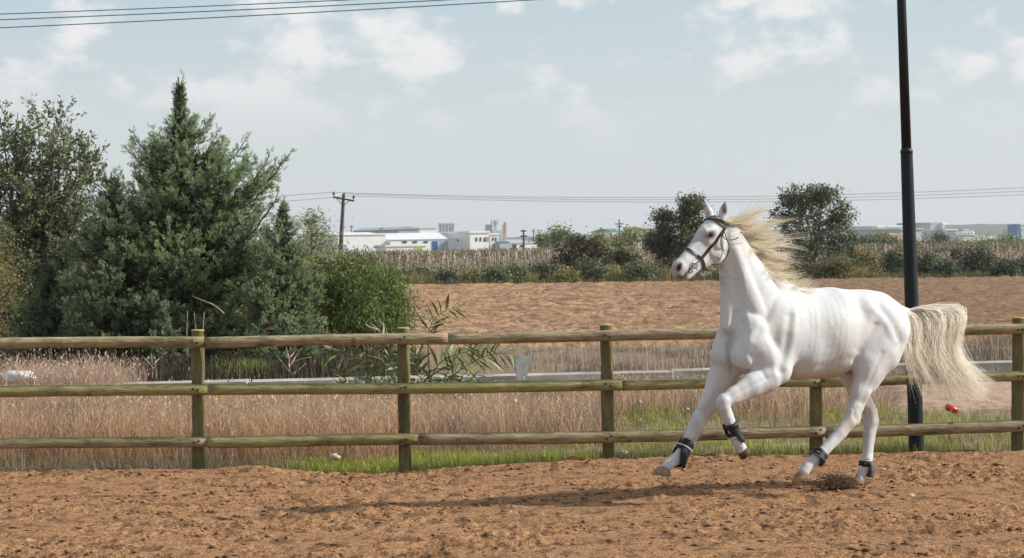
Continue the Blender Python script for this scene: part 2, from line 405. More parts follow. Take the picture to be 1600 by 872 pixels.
# ================================================================ FENCE, POLES, CHANNEL
def wood(name, base, moss, rough=0.85, stretch=(0.35, 3, 3), moss_lo=0.42, moss_hi=0.6, moss_st=0.8):
    m, nt, b = new_mat(name); L = nt.links
    t = nnode(nt, 'ShaderNodeTexCoord'); mp = nnode(nt, 'ShaderNodeMapping'); mp.inputs['Scale'].default_value = stretch
    L.new(t.outputs['Object'], mp.inputs[0])
    n = nnode(nt, 'ShaderNodeTexNoise'); n.inputs['Scale'].default_value = 14; n.inputs['Detail'].default_value = 9; n.inputs['Roughness'].default_value = .65
    L.new(mp.outputs[0], n.inputs['Vector'])
    r = nnode(nt, 'ShaderNodeValToRGB')
    for i in range(2): r.color_ramp.elements.new(.5)
    for e, (p, k) in zip(r.color_ramp.elements, ((0.30, .22), (0.42, .75), (0.58, 1.1), (0.75, 1.6))):
        e.position = p; e.color = (*[min(1, c * k) for c in base], 1)
    L.new(n.outputs[0], r.inputs[0])
    n2 = nnode(nt, 'ShaderNodeTexNoise'); n2.inputs['Scale'].default_value = 2.6; n2.inputs['Detail'].default_value = 7; n2.inputs['Roughness'].default_value = .7
    L.new(t.outputs['Object'], n2.inputs['Vector'])
    g = nnode(nt, 'ShaderNodeMapRange'); g.inputs['From Min'].default_value = moss_lo; g.inputs['From Max'].default_value = moss_hi; g.inputs['To Max'].default_value = moss_st
    L.new(n2.outputs[0], g.inputs[0])
    mx = nnode(nt, 'ShaderNodeMix', data_type='RGBA'); L.new(g.outputs[0], mx.inputs[0]); L.new(r.outputs[0], mx.inputs[6]); mx.inputs[7].default_value = (*moss, 1)
    n3 = nnode(nt, 'ShaderNodeTexNoise'); n3.inputs['Scale'].default_value = 4.2; n3.inputs['Detail'].default_value = 9; n3.inputs['Roughness'].default_value = .75
    mp3 = nnode(nt, 'ShaderNodeMapping'); mp3.inputs['Scale'].default_value = tuple(max(.5, s_ ** .5) for s_ in stretch); mp3.inputs['Location'].default_value = (5, 2, 9)
    L.new(t.outputs['Object'], mp3.inputs[0]); L.new(mp3.outputs[0], n3.inputs['Vector'])
    g3 = nnode(nt, 'ShaderNodeMapRange'); g3.inputs['From Min'].default_value = .50; g3.inputs['From Max'].default_value = .66; g3.inputs['To Max'].default_value = .8
    L.new(n3.outputs[0], g3.inputs[0])
    m3 = nnode(nt, 'ShaderNodeMix', data_type='RGBA'); L.new(g3.outputs[0], m3.inputs[0]); L.new(mx.outputs[2], m3.inputs[6]); m3.inputs[7].default_value = (0.075, 0.06, 0.032, 1)
    mx = m3
    # knots: dark spots
    vo = nnode(nt, 'ShaderNodeTexVoronoi'); vo.inputs['Scale'].default_value = 3.4; L.new(t.outputs['Object'], vo.inputs['Vector'])
    kr = nnode(nt, 'ShaderNodeMapRange'); kr.inputs['From Min'].default_value = 0.05; kr.inputs['From Max'].default_value = 0.14; kr.inputs['To Min'].default_value = .85; kr.inputs['To Max'].default_value = 0.0
    L.new(vo.outputs['Distance'], kr.inputs[0])
    mk = nnode(nt, 'ShaderNodeMix', data_type='RGBA'); L.new(kr.outputs[0], mk.inputs[0]); L.new(mx.outputs[2], mk.inputs[6]); mk.inputs[7].default_value = (0.05, 0.035, 0.02, 1)
    L.new(mk.outputs[2], b.inputs['Base Color']); b.inputs['Roughness'].default_value = rough; b.inputs['Specular IOR Level'].default_value = .2
    bp = nnode(nt, 'ShaderNodeBump'); bp.inputs['Strength'].default_value = .9; bp.inputs['Distance'].default_value = .02
    L.new(n.outputs[0], bp.inputs['Height']); L.new(bp.outputs[0], b.inputs['Normal'])
    return m
m_rail = wood('weathered_rail', (0.38, 0.31, 0.19), (0.27, 0.24, 0.11), moss_st=.8)
m_railb = wood('brown_rail', (0.37, 0.29, 0.185), (0.27, 0.23, 0.115), moss_lo=.47, moss_hi=.66)
m_railm = wood('mossy_rail', (0.36, 0.31, 0.15), (0.28, 0.265, 0.095), moss_lo=.38, moss_hi=.6)
m_post = wood('weathered_post', (0.21, 0.165, 0.09), (0.14, 0.135, 0.045), stretch=(3, 3, 0.35))
m_posttop = mat_noise('sunlit_post_top', [(0.3, (0.24, 0.20, 0.06)), (0.7, (0.50, 0.44, 0.11))], scale=30)  # yellow sunlight on the post tops painted into the colour
m_nail = mat_plain('rusty_nail', (0.02, 0.014, 0.01), rough=0.7)
fence = empty('rail_fence', (FX[3], FD[3], 0))
tag(fence, 'three-rail fence of mossy round timber logs along the edge of the sandy arena', 'fence')
TOPY = [(-340, 541), (0, 537), (310, 535), (632, 530), (950, 525), (1275, 519.5), (1590, 514), (1910, 509)]
MIDY = [(-340, 615), (0, 612), (310, 610), (632, 606), (950, 602), (1275, 597), (1590, 588.5), (1910, 584)]
BOTY = [(-340, 697), (0, 694), (310, 690.5), (632, 687), (950, 682), (1275, 675.5), (1590, 666.5), (1910, 661)]
POST_TOP = [520, 518, 516.5, 513, 508, 504, 497, 493]
POST_LEAN = [0, -1, -1, -2, -3, 0, 2, 0]
for (p, d), ty, ln in zip(FENCE, POST_TOP, POST_LEAN):
    yb = hy(p) + 2.0 * F_PX / d
    top = at(p + ln, ty, d); bot = at(p - ln * .5, yb, d); bot[2] = float(zg(bot[0], bot[1])) - 0.12
    P = bot + (top - bot) * np.linspace(0, 1, 12)[:, None]
    mb = MB(); mb.tube(P, 0.060 + 0.002 * rng.standard_normal(12), 14, caps=False, wob=0.012)
    post = link('post', mb.mesh('post', True), m_post, fence)
    mb = MB(); mb.tube([P[-1] - [0, 0, .004], P[-1] + [0, 0, .006], P[-1] + [0, 0, .010]], [.062, .060, .046], 14)
    link('post_top', mb.mesh('post_top'), m_posttop, post)
def rail(tab, a, b, r, mat, off=0.0):
    pxs = np.linspace(a, b, 34); ys = np.interp(pxs, [t[0] for t in tab], [t[1] for t in tab])
    d = np.interp(pxs, [p for p, _ in FENCE], FD) - 0.060 - r * 0.90
    sag = 0.006 * np.sin(np.linspace(0, 1, 34) * 5 + rng.random() * 6)
    P = np.array([at(x, y, dd) for x, y, dd in zip(pxs, ys, d)]); P[:, 2] += sag + off
    rr = r * (1 + 0.045 * np.cumsum(rng.standard_normal(34)) / 5)
    rr = np.clip(rr, r * .88, r * 1.12)
    mb = MB(); mb.tube(P, rr, 14, caps=True, wob=0.016)
    o = link('rail', mb.mesh('rail', True), mat, fence)
    return o, P, rr
for tab, cuts, mats in ((TOPY, (-340, 320, 700, 1282, 1910), (m_rail, m_railb, m_railb, m_railb)), (MIDY, (-340, 325, 972, 1282, 1910), (m_railm, m_railm, m_railm, m_railm)),
                        (BOTY, (-340, 324, 654, 1290, 1910), (m_rail, m_railm, m_railb, m_railb))):
    for k, (a, b) in enumerate(zip(cuts[:-1], cuts[1:])):
        r = (0.0515 if tab is not BOTY else 0.055) + 0.002 * rng.standard_normal()
        o, P, rr = rail(tab, a + .6, b - .6, r, mats[k])
        for (p, d) in FENCE:
            if a - 8 < p < b + 8:
                for dx in (-.018, .025):
                    i = int(np.clip(np.argmin(np.abs(P[:, 0] - wx(p, d))), 0, 33)); c = P[i].copy(); c[0] = np.clip(wx(p, d) + dx, P[0, 0] + .02, P[-1, 0] - .02)
                    c[2] = np.interp(c[0], P[:, 0], P[:, 2]) + rng.uniform(-.015, .02); c[1] -= rr[i] * 0.97
                    mb = MB(); mb.tube([c, c - [0, .006, 0], c - [0, .008, 0]], [.011, .010, .004], 8)
                    link('nail_head', mb.mesh('nail_head'), m_nail, o)
# ---- dark steel pole behind the fence
m_polep = mat_plain('dark_green_paint', (0.009, 0.014, 0.017), rough=0.5, spec=0.28, var=0.2, scale=3)
PD = 22.86
pb = at(1432.5, 712, PD); pb[2] = -0.1
pole = empty('steel_pole', tuple(pb))
tag(pole, 'tall dark green steel pole with a stepped joint behind the fence and the horse', 'pole')
def pole_pt(y): return at(1432.5 + (1408.5 - 1432.5) * (712 - y) / 712.0, y, PD)
pj = pole_pt(238); ptop = pole_pt(-420)
mb = MB(); mb.tube([pb, pole_pt(600), pole_pt(420), pj], [.074, .071, .064, .057], 20, caps=False); link('lower_tube', mb.mesh('lower_tube', True), m_polep, pole)
mb = MB(); mb.tube([pole_pt(240), pole_pt(236), pole_pt(231)], [.059, .060, .046], 20); link('collar', mb.mesh('collar', True), m_polep, pole)
mb = MB(); mb.tube([pole_pt(233), pole_pt(0), ptop], [.047, .043, .036], 20); link('upper_tube', mb.mesh('upper_tube', True), m_polep, pole)
# ---- overhead cables, upper left
m_cable = mat_plain('dark_cable', (0.03, 0.05, 0.06), rough=0.5)
m_tealcable = mat_plain('teal_cable', (0.05, 0.22, 0.29), rough=0.5)
for (ya, yb, lab) in ((22, -14, 'topmost'), (31, -7, 'middle'), (43.5, 0, 'lowest')):
    CD = 34.0
    pa, pe = at(0, ya, CD), at(830, yb, CD); dirv = (pe - pa) / (pe[0] - pa[0])
    xs = np.linspace(-24, 24, 60); u = (xs - (pa[0] + pe[0]) / 2)
    P = pa + dirv * (xs - pa[0])[:, None]; P[:, 2] += 0.0011 * (u ** 2 - ((pe[0] - pa[0]) / 2) ** 2)
    mb = MB(); mb.tube(P, 0.0075, 6); tag(link('overhead_cable', mb.mesh('overhead_cable', True), m_tealcable),
        {'topmost': 'topmost of the three dark cables crossing the sky at the upper left', 'middle': 'middle one of the three dark cables crossing the sky at the upper left',
         'lowest': 'lowest and longest of the three dark cables crossing the sky at the upper left'}[lab], 'cable', 'cables across the upper left sky')
# ---- wooden electricity pole and its line
m_upole = mat_noise('tarred_timber', [(0.3, (0.05, 0.04, 0.033)), (0.7, (0.13, 0.105, 0.085))], scale=3, stretch=(3, 3, .4))
m_ins = mat_plain('brown_insulator', (0.09, 0.06, 0.05), rough=0.3)
UD = 200.0
ub = at(530.5, hy(530) + 2 * F_PX / UD, UD); ut = at(537, 303, UD)
up_ = empty('utility_pole', tuple(ub))
tag(up_, 'wooden utility pole with a tilted crossarm rising behind the green bush', 'utility pole')
mb = MB(); mb.tube([ub - [0, 0, .3], (ub + ut) / 2, ut], [.20, .17, .13], 10); link('pole_shaft', mb.mesh('pole_shaft', True), m_upole, up_)
ca, cb = at(520.5, 308, UD - .2), at(553.5, 314, UD - .2)
mb = MB(); mb.tube([ca, cb], .075, 4); link('crossarm', mb.mesh('crossarm'), m_upole, up_)
for x, y in ((529.5, 312),): pass
for (x, s) in ((526, 1), (546, -1)):
    mb = MB(); mb.tube([at(x, 309 + (x - 520) * .18, UD - .2), at(536, 322, UD - .2)], .03, 4); link('brace', mb.mesh('brace'), m_upole, up_)
INS = []
for x, y0, y1 in ((521.5, 308, 299.5), (537.5, 303, 302), (552.5, 313.5, 305)):
    a, b = at(x, y0, UD - .2), at(x, y1, UD - .2); b[2] = max(b[2], a[2] + .12)
    mb = MB(); mb.tube([a, a + (b - a) * .4, a + (b - a) * .45, a + (b - a) * .7, a + (b - a) * .75, b], [.03, .03, .10, .11, .08, .06], 8)
    link('insulator', mb.mesh('insulator', True), m_ins, up_); INS.append(b)
def wire(pts, r, lab, d):
    xs = [p[0] for p in pts]; X = np.linspace(xs[0], xs[-1], 60)
    c = np.polyfit(xs, [p[1] for p in pts], min(2, len(pts) - 1)); Y = np.polyval(c, X)
    P = np.array([at(x, y, d) for x, y in zip(X, Y)])
    mb = MB(); mb.tube(P, r, 4); tag(link('power_line', mb.mesh('power_line', True), m_cable), lab, 'power line', 'wires of the distant power line')
wire([(521.5, 300.5), (940, 309), (1320, 303.5), (1600, 293), (1700, 288)], .014, 'uppermost wire of the distant power line sagging right of the utility pole', UD - .2)
wire([(537.5, 302.5), (940, 312.5), (1320, 308), (1600, 298.5), (1700, 294)], .014, 'middle wire of the distant power line sagging right of the utility pole', UD - .25)
wire([(552.5, 306), (940, 316), (1320, 312.5), (1600, 304), (1700, 300)], .014, 'lowest wire of the distant power line sagging right of the utility pole', UD - .3)
wire([(521.5, 300.5), (470, 304), (400, 310), (330, 318)], .014, 'upper wire running left from the utility pole behind the conifer', UD - .2)
wire([(552.5, 306), (470, 313), (400, 319), (330, 327)], .014, 'lower wire running left from the utility pole behind the conifer', UD - .3)
# ---- low concrete irrigation channel beyond the grass
m_conc = mat_noise('bleached_concrete', [(0.3, (0.30, 0.28, 0.25)), (0.5, (0.48, 0.455, 0.42)), (0.75, (0.62, 0.60, 0.56))], scale=3.5, detail=8, rough=0.9, stretch=(.6, 1, 2.5), bump=.3, bump_scale=25, second=(1.3, .48, .68, (.27, .24, .20), .7, (1, 1, 2)))
def chan_d(p): return 33.9 + (p - 400) * 0.00175
chan = empty('irrigation_channel', tuple(at(600, hy(600) + 2 * F_PX / chan_d(600), chan_d(600))))
tag(chan, 'low bleached concrete channel running through the weeds behind the fence', 'channel')
cuts = list(range(-600, 2400, 330))
for a, b in zip(cuts[:-1], cuts[1:]):
    A = np.array([wx(a, chan_d(a)) + .012, chan_d(a), 0]); B = np.array([wx(b, chan_d(b)) - .012, chan_d(b), 0])
    prof = [(-.30, .135), (-.25, .14), (-.20, .04), (-.10, .0), (.10, .0), (.20, .04), (.25, .14), (.30, .135), (.27, -.05), (-.27, -.05)]
    V = []; dz = rng.uniform(-.012, .012)
    for c in (A, A * .5 + B * .5, B):
        for (o, z) in prof: V.append(c + np.array([0, o, z + dz + rng.uniform(-.004, .004)]))
    n = len(prof); Q = [[i * n + j, i * n + (j + 1) % n, (i + 1) * n + (j + 1) % n, (i + 1) * n + j] for i in range(2) for j in range(n)]
    mb = MB(); mb.add(V, quads=Q, tris=[[0, 9, 1], [1, 9, 2], [2, 9, 3], [3, 9, 8], [3, 8, 4], [4, 8, 5], [5, 8, 6], [6, 8, 7]] + [[20 + a_, 20 + c_, 20 + b_] for a_, b_, c_ in ([0, 9, 1], [1, 9, 2], [2, 9, 3], [3, 9, 8], [3, 8, 4], [4, 8, 5], [5, 8, 6], [6, 8, 7])])
    link('channel_segment', mb.mesh('channel_segment'), m_conc, chan)
# upright broken end piece standing beside the channel
d0 = chan_d(816) - .45
V = []
for yo in (0, .07):
    for (x, y) in ((808, 594), (806.5, 580), (803.5, 560), (802, 555), (816, 557.5), (830, 554.5), (829, 562), (825, 580), (823.5, 594)):
        p = at(x, y, d0 + yo); V.append(p)
n = 9; mb = MB(); Q = [[j, (j + 1) % n, n + (j + 1) % n, n + j] for j in range(n)]
T = [[0, k + 1, k] for k in range(1, n - 1)] + [[n, n + k, n + k + 1] for k in range(1, n - 1)]
mb.add(V, quads=Q, tris=T)
m_slab = mat_noise('algae_concrete', [(0.3, (0.36, 0.38, 0.32)), (0.5, (0.62, 0.63, 0.58)), (0.75, (0.74, 0.74, 0.70))], scale=6, detail=8, rough=.9, bump=.3)
slab = link('concrete_slab', mb.mesh('concrete_slab'), m_slab); tag(slab, 'pale upright concrete slab with a hollowed top edge standing in front of the channel', 'slab')
# ================================================================ HORSE
HA = math.radians(32.0)                       # the horse runs to the left and towards the camera
HU = np.array([-math.cos(HA), -math.sin(HA), 0.0])
HN = np.array([math.sin(HA), -math.cos(HA), 0.0])      # its left side
HO = ground_at(1342, 762, 0.0) + 0.10 * HN    # planted right hind hoof lies 0.10 to the right
HO[2] = 0.0
HE = math.radians(40.0)                       # the head is turned a little more
HHN = np.array([math.sin(HE), -math.cos(HE), 0.0])

def on_plane(px, py, n, p0, l):
    r = ray(px, py)
    t = (np.dot(p0 - CAM, n) + l) / np.dot(r, n)
    return CAM + r * t
def J(px, py, l=0.0): return on_plane(px, py, HN, HO, l)
POLL = J(1124, 345, 0.0)
def K(px, py, l=0.0): return on_plane(px, py, HHN, POLL, l)
def toh(p):
    d = np.asarray(p) - HO
    return np.stack([d @ HU, d @ HN, d[..., 2]], -1)
def fromh(q): return HO + q[..., :1] * HU + q[..., 1:2] * HN + q[..., 2:] * np.array([0, 0, 1.0])
def mpp(p): return (p[1]) / F_PX               # metres per photo pixel at p

GH = 0.0088
GLO = np.array([-0.55, -0.42, -0.06]); GHI = np.array([2.15, 0.46, 2.42])
GN = np.ceil((GHI - GLO) / GH).astype(int)
FLD = np.full(GN, 1.0, np.float32)
AXG = [GLO[i] + GH * np.arange(GN[i]) for i in range(3)]
nb_head = toh(HO + HHN)                        # head lateral axis in horse frame
LAT = np.array([0.0, 1.0, 0.0])

def prim(A, ra, B=None, rb=None, s=1.0, k=0.03, head=False, sub=False, metres=False):
    if B is None: B, rb = A + np.array([0, 0, 1e-4]), ra
    if not metres: ra, rb = ra * mpp(A), rb * mpp(B)
    a, b = toh(A), toh(B)
    n = nb_head if head else LAT
    R = max(ra, rb) * max(1.0, s) + k + 0.02
    lo = np.maximum(((np.minimum(a, b) - R - GLO) / GH).astype(int), 0)
    hi = np.minimum(((np.maximum(a, b) + R - GLO) / GH).astype(int) + 2, GN)
    if (hi <= lo).any(): print('prim outside', a, b); return
    sl = tuple(slice(lo[i], hi[i]) for i in range(3))
    X = np.stack(np.meshgrid(*[AXG[i][lo[i]:hi[i]].astype(np.float32) for i in range(3)], indexing='ij'), -1)
    pa = X - a.astype(np.float32); ba = b - a
    if s != 1.0:
        f = 1.0 / s - 1.0
        pa = pa + (pa @ n.astype(np.float32))[..., None] * (n * f).astype(np.float32)
        ba = ba + np.dot(ba, n) * n * f
    ba = ba.astype(np.float32)
    t = np.clip((pa @ ba) / np.dot(ba, ba), 0, 1)
    d = np.linalg.norm(pa - t[..., None] * ba, axis=-1) - (ra + (rb - ra) * t)
    if s < 1.0: d *= (0.5 + 0.5 * s)
    cur = FLD[sl]
    if sub:
        d = -d
        h = np.maximum(k - np.abs(cur - d), 0) / k
        FLD[sl] = np.maximum(cur, d) + h * h * k / 4
    else:
        h = np.maximum(k - np.abs(cur - d), 0) / k
        FLD[sl] = np.minimum(cur, d) - h * h * k / 4

def chain(pts, s=1.0, k=0.025, fn=None):
    """pts: (px, py, l, r)"""
    fn = fn or J
    for p, q in zip(pts[:-1], pts[1:]):
        prim(fn(*p[:3]), p[3], fn(*q[:3]), q[3], s=s, k=k)

# --- trunk (vertical section about 0.66 m, a little narrower than deep)
prim(J(1212, 520), 60, J(1290, 520), 64, s=0.80, k=0.05)
prim(J(1290, 521), 64, J(1345, 513), 55, s=0.88, k=0.05)
prim(J(1238, 472), 22, J(1290, 478), 23, s=0.9, k=0.08)         # withers
prim(J(1300, 476), 22, J(1368, 478), 22, s=1.5, k=0.08)         # loin
prim(J(1345, 512), 54, J(1374, 512), 50, s=0.85, k=0.05)        # croup
prim(J(1250, 545), 50, J(1300, 545), 42, s=0.95, k=0.05)        # belly
# --- chest
prim(J(1174, 528), 37, J(1215, 525), 58, s=0.82, k=0.05)
for sd in (-1, 1):
    x = 1154 if sd > 0 else 1122
    prim(J(x + 9, 556, .105 * sd), 22, J(x + 22, 512, .11 * sd), 21, s=0.95, k=0.016)     # pectorals
    prim(J(x + 20, 512, .06 * sd), 15, J(x + 22, 470, .045 * sd), 12, k=0.03)              # sternocephalic
# near shoulder: blade, point of shoulder, triceps
prim(J(1236, 478, .09), 14, J(1180, 538, .165), 19, s=0.6, k=0.05)
prim(J(1186, 540, .17), 20, J(1216, 578, .17), 21, s=0.75, k=0.025)
prim(J(1226, 522, .15), 28, J(1216, 578, .155), 23, s=0.7, k=0.035)
prim(J(1240, 500, -.12), 30, J(1180, 560, -.14), 30, s=0.7, k=0.03)
# --- neck
prim(J(1196, 492), 54, J(1166, 440), 38, s=0.52, k=0.05)
prim(J(1166, 440), 38, J(1152, 408), 30, s=0.50, k=0.04)
prim(J(1152, 408), 30, J(1138, 370), 22, s=0.60, k=0.04)
chain([(1139, 359, 0, 8), (1151, 373, 0, 11), (1164, 396, 0, 11), (1182, 424, 0, 12), (1208, 446, 0, 14), (1240, 462, 0, 14)], s=0.7, k=0.05)  # crest
prim(J(1184, 490, .10), 15, J(1149, 392, .058), 9, s=0.7, k=0.02)     # brachiocephalic
prim(J(1176, 470, -.07), 17, J(1147, 390, -.05), 11, s=0.7, k=0.03)
prim(J(1164, 502), 36, J(1149, 430), 23, s=0.6, k=0.05)
prim(J(1137, 508), 12, J(1134, 425), 9, s=0.9, k=0.04)          # windpipe
prim(J(1186, 566, .11), 22, J(1172, 560, -.05), 26, k=0.04)     # between the forelegs
# --- hindquarters
for sd in (-1, 1):
    dx = 0 if sd > 0 else -22
    prim(J(1377 + dx, 508, .14 * sd), 42, J(1358 + dx, 560, .16 * sd), 30, s=0.62, k=0.03)
    prim(J(1394 + dx, 520, .12 * sd), 30, J(1384 + dx, 556, .12 * sd), 25, s=0.75, k=0.03)
    prim(J(1352 + dx, 480, .165 * sd), 12, J(1354 + dx, 492, .17 * sd), 12, k=0.07)    # point of hip
# near (left) hind leg
chain([(1372, 545, .14, 34), (1356, 578, .15, 24), (1344, 612, .145, 16), (1335, 636, .14, 11.2), (1331, 646, .14, 11.5)], s=0.72, k=0.03)
prim(J(1384, 550, .12), 24, J(1360, 603, .13), 12, s=0.7, k=0.03)
chain([(1356, 606, .135, 7), (1337, 655, .135, 5.5)], k=0.015)
chain([(1331, 645, .14, 11.5), (1327, 658, .14, 11.5), (1312, 676, .14, 8.8), (1284, 707, .14, 8), (1274, 717, .14, 9.6)], s=0.8, k=0.012)
prim(J(1341, 652, .14), 5, J(1337, 660, .14), 6, k=0.010)
chain([(1336, 655, .14, 6), (1318, 680, .14, 4.5), (1282, 715, .14, 5)], k=0.012)
chain([(1274, 718, .14, 9.2), (1260, 731, .14, 7.8), (1256, 737, .14, 9.0)], s=0.9, k=0.012)
# far (right) hind leg
chain([(1338, 545, -.14, 32), (1330, 580, -.15, 22), (1340, 612, -.145, 16), (1361, 645, -.13, 11.5)], s=0.72, k=0.03)
chain([(1349, 606, -.12, 7), (1368, 656, -.12, 5.5)], k=0.015)
chain([(1361, 645, -.125, 11), (1361, 660, -.125, 11.2), (1357, 678, -.12, 8.6), (1354, 716, -.11, 7.6), (1352, 728, -.11, 9.4)], s=0.85, k=0.012)
chain([(1367, 660, -.125, 5.5), (1362, 690, -.12, 4.2), (1358, 728, -.11, 5)], k=0.012)
chain([(1351, 730, -.11, 9), (1345, 743, -.11, 7.6), (1343, 748, -.11, 8.6)], s=0.9, k=0.012)
# far (right) foreleg, reaching
chain([(1142, 560, -.12, 30), (1127, 592, -.13, 22.5), (1108, 630, -.13, 15.5), (1092, 655, -.125, 12.2)], s=0.8, k=0.03)
chain([(1092, 655, -.125, 12.4), (1086, 668, -.125, 12.2), (1077, 682, -.125, 8.6), (1062, 710, -.12, 8), (1055, 718, -.12, 9.6)], s=0.9, k=0.012)
chain([(1092, 676, -.125, 4.6), (1063, 719, -.12, 5)], k=0.012)
chain([(1055, 718, -.12, 9.3), (1043, 728, -.12, 7.8), (1040, 731, -.12, 9)], s=0.9, k=0.012)
# near (left) foreleg, folded
chain([(1200, 588, .16, 24), (1175, 602, .165, 18.5), (1146, 618, .165, 12.5), (1131, 628, .165, 11.5)], s=0.8, k=0.022)
prim(J(1203, 603, .165), 9, J(1150, 624, .165), 7, k=0.015)
chain([(1130, 627, .165, 11.6), (1130, 634, .165, 10.8), (1136, 651, .16, 8), (1146, 678, .155, 7.4), (1151, 690, .155, 8.8)], s=0.9, k=0.012)
chain([(1138, 640, .16, 5), (1155, 688, .155, 5)], k=0.012)
chain([(1152, 691, .155, 8.8), (1158, 699, .155, 7.6), (1159, 702, .155, 8.6)], s=0.9, k=0.012)
# flank fold and stifle skin
prim(J(1334, 566, .13), 9, J(1368, 525, .19), 10, s=0.5, k=0.03)

# --- head
def hp(A, ra, B=None, rb=None, s=1.0, k=0.02, sub=False): prim(A, ra, B, rb, s=s, k=k, head=True, sub=sub)
hp(K(1116, 358), 20, K(1103, 373), 19, s=0.9, k=0.02)
hp(K(1104, 371), 19, K(1074, 405), 12, s=0.62, k=0.02)          # nose bridge
hp(K(1118, 381), 22, K(1116, 395), 22, s=0.68, k=0.025)         # cheek
hp(K(1104, 392), 18, K(1096, 402), 15, s=0.62, k=0.03)
hp(K(1112, 402), 13, K(1086, 418), 8, s=0.7, k=0.02)            # lower jaw
hp(K(1078, 402), 13, K(1064, 416), 13.0, s=0.75, k=0.02)        # muzzle
hp(K(1061, 419), 12.5, K(1060, 426), 10.5, s=0.9, k=0.02)
hp(K(1088, 419), 6.5, K(1073, 432), 6.0, s=0.9, k=0.012)        # chin and lower lip
hp(K(1092, 408), 11, K(1070, 422), 9, s=0.75, k=0.02)
for sd in (-1, 1):
    hp(K(1104, 363, .064 * sd), 6, K(1114, 360, .070 * sd), 6, s=0.8, k=0.03)          # brow
    hp(K(1060, 421, .062 * sd), 4.6, K(1062, 413, .062 * sd), 4.0, s=1.0, k=0.006, sub=True)
    hp(K(1109.5, 367, .094 * sd), 3.6, K(1113, 366.5, .094 * sd), 3.4, s=0.9, k=0.010, sub=True)
    hp(K(1080, 420, .060 * sd), 1.6, K(1066, 434, .055 * sd), 1.8, s=1.0, k=0.006, sub=True)   # mouth line
# ears
hp(K(1127, 344, .060), 7.5, K(1131, 328, .075), 7.2, s=0.8, k=0.015)
hp(K(1131, 328, .075), 7.2, K(1134, 313.5, .078), 1.2, s=0.8, k=0.01)
hp(K(1128, 335, .112), 2.0, K(1131, 324, .118), 3.6, s=0.9, k=0.006, sub=True)
hp(K(1131, 324, .118), 3.6, K(1132.5, 316, .098), 1.2, s=0.9, k=0.006, sub=True)
hp(K(1112, 344, -.052), 7.5, K(1107, 330, -.058), 6.6, s=0.8, k=0.015)
hp(K(1107, 330, -.058), 6.6, K(1101.5, 313, -.06), 1.2, s=0.8, k=0.01)
hp(K(1108.5, 334, -.018), 3.0, K(1104.5, 321, -.03), 2.6, s=0.9, k=0.006, sub=True)
# tail dock
prim(J(1404, 488), 12, J(1425, 492), 8, k=0.03)

# --- surface nets
def surface_nets(F, lo, h):
    S = F < 0
    c = np.zeros(np.array(F.shape) - 1, np.int8)
    for dx in (0, 1):
        for dy in (0, 1):
            for dz in (0, 1):
                c += S[dx:F.shape[0] - 1 + dx, dy:F.shape[1] - 1 + dy, dz:F.shape[2] - 1 + dz]
    act = (c > 0) & (c < 8)
    idx = np.argwhere(act); n = len(idx)
    vid = np.full(act.shape, -1, np.int32); vid[act] = np.arange(n)
    acc = np.zeros((n, 3)); cnt = np.zeros(n)
    for ax in range(3):
        o1, o2 = [a for a in range(3) if a != ax]
        for i in (0, 1):
            for j in (0, 1):
                p = idx.copy(); p[:, o1] += i; p[:, o2] += j
                q = p.copy(); q[:, ax] += 1
                fa = F[p[:, 0], p[:, 1], p[:, 2]]; fb = F[q[:, 0], q[:, 1], q[:, 2]]
                m = (fa < 0) != (fb < 0)
                t = np.where(m, fa / np.where(m, fa - fb, 1), 0)
                pos = p.astype(float); pos[:, ax] += t
                acc[m] += pos[m]; cnt[m] += 1
    V = lo + h * acc / cnt[:, None]
    quads = []
    for ax in range(3):
        o1, o2 = (ax + 1) % 3, (ax + 2) % 3
        sl_a = [slice(None)] * 3; sl_b = [slice(None)] * 3
        sl_a[ax] = slice(0, -1); sl_b[ax] = slice(1, None)
        ch = S[tuple(sl_a)] != S[tuple(sl_b)]
        e = np.argwhere(ch)
        e = e[(e[:, o1] > 0) & (e[:, o2] > 0) & (e[:, o1] < F.shape[o1] - 1) & (e[:, o2] < F.shape[o2] - 1)]
        def cell(d1, d2):
            p = e.copy(); p[:, o1] -= d1; p[:, o2] -= d2
            return vid[p[:, 0], p[:, 1], p[:, 2]]
        q = np.stack([cell(1, 1), cell(0, 1), cell(0, 0), cell(1, 0)], -1)
        inside = S[e[:, 0], e[:, 1], e[:, 2]]
        q[~inside] = q[~inside][:, ::-1]
        quads.append(q)
    return V, np.vstack(quads)
HV, HQ = surface_nets(FLD, GLO, GH)
# keep the big island only by dropping nothing; relax
def relax(V, Q, it, lam=0.5):
    ed = np.vstack([Q[:, [0, 1]], Q[:, [1, 2]], Q[:, [2, 3]], Q[:, [3, 0]]])
    n = len(V); deg = np.bincount(ed[:, 0], minlength=n) + np.bincount(ed[:, 1], minlength=n)
    for i in range(it):
        S = np.zeros_like(V)
        for a in range(3):
            S[:, a] = np.bincount(ed[:, 0], V[ed[:, 1], a], n) + np.bincount(ed[:, 1], V[ed[:, 0], a], n)
        V = V + lam * (S / np.maximum(deg, 1)[:, None] - V)
    return V
HV = relax(HV, HQ, 2)
HW = fromh(HV)                                 # world coordinates
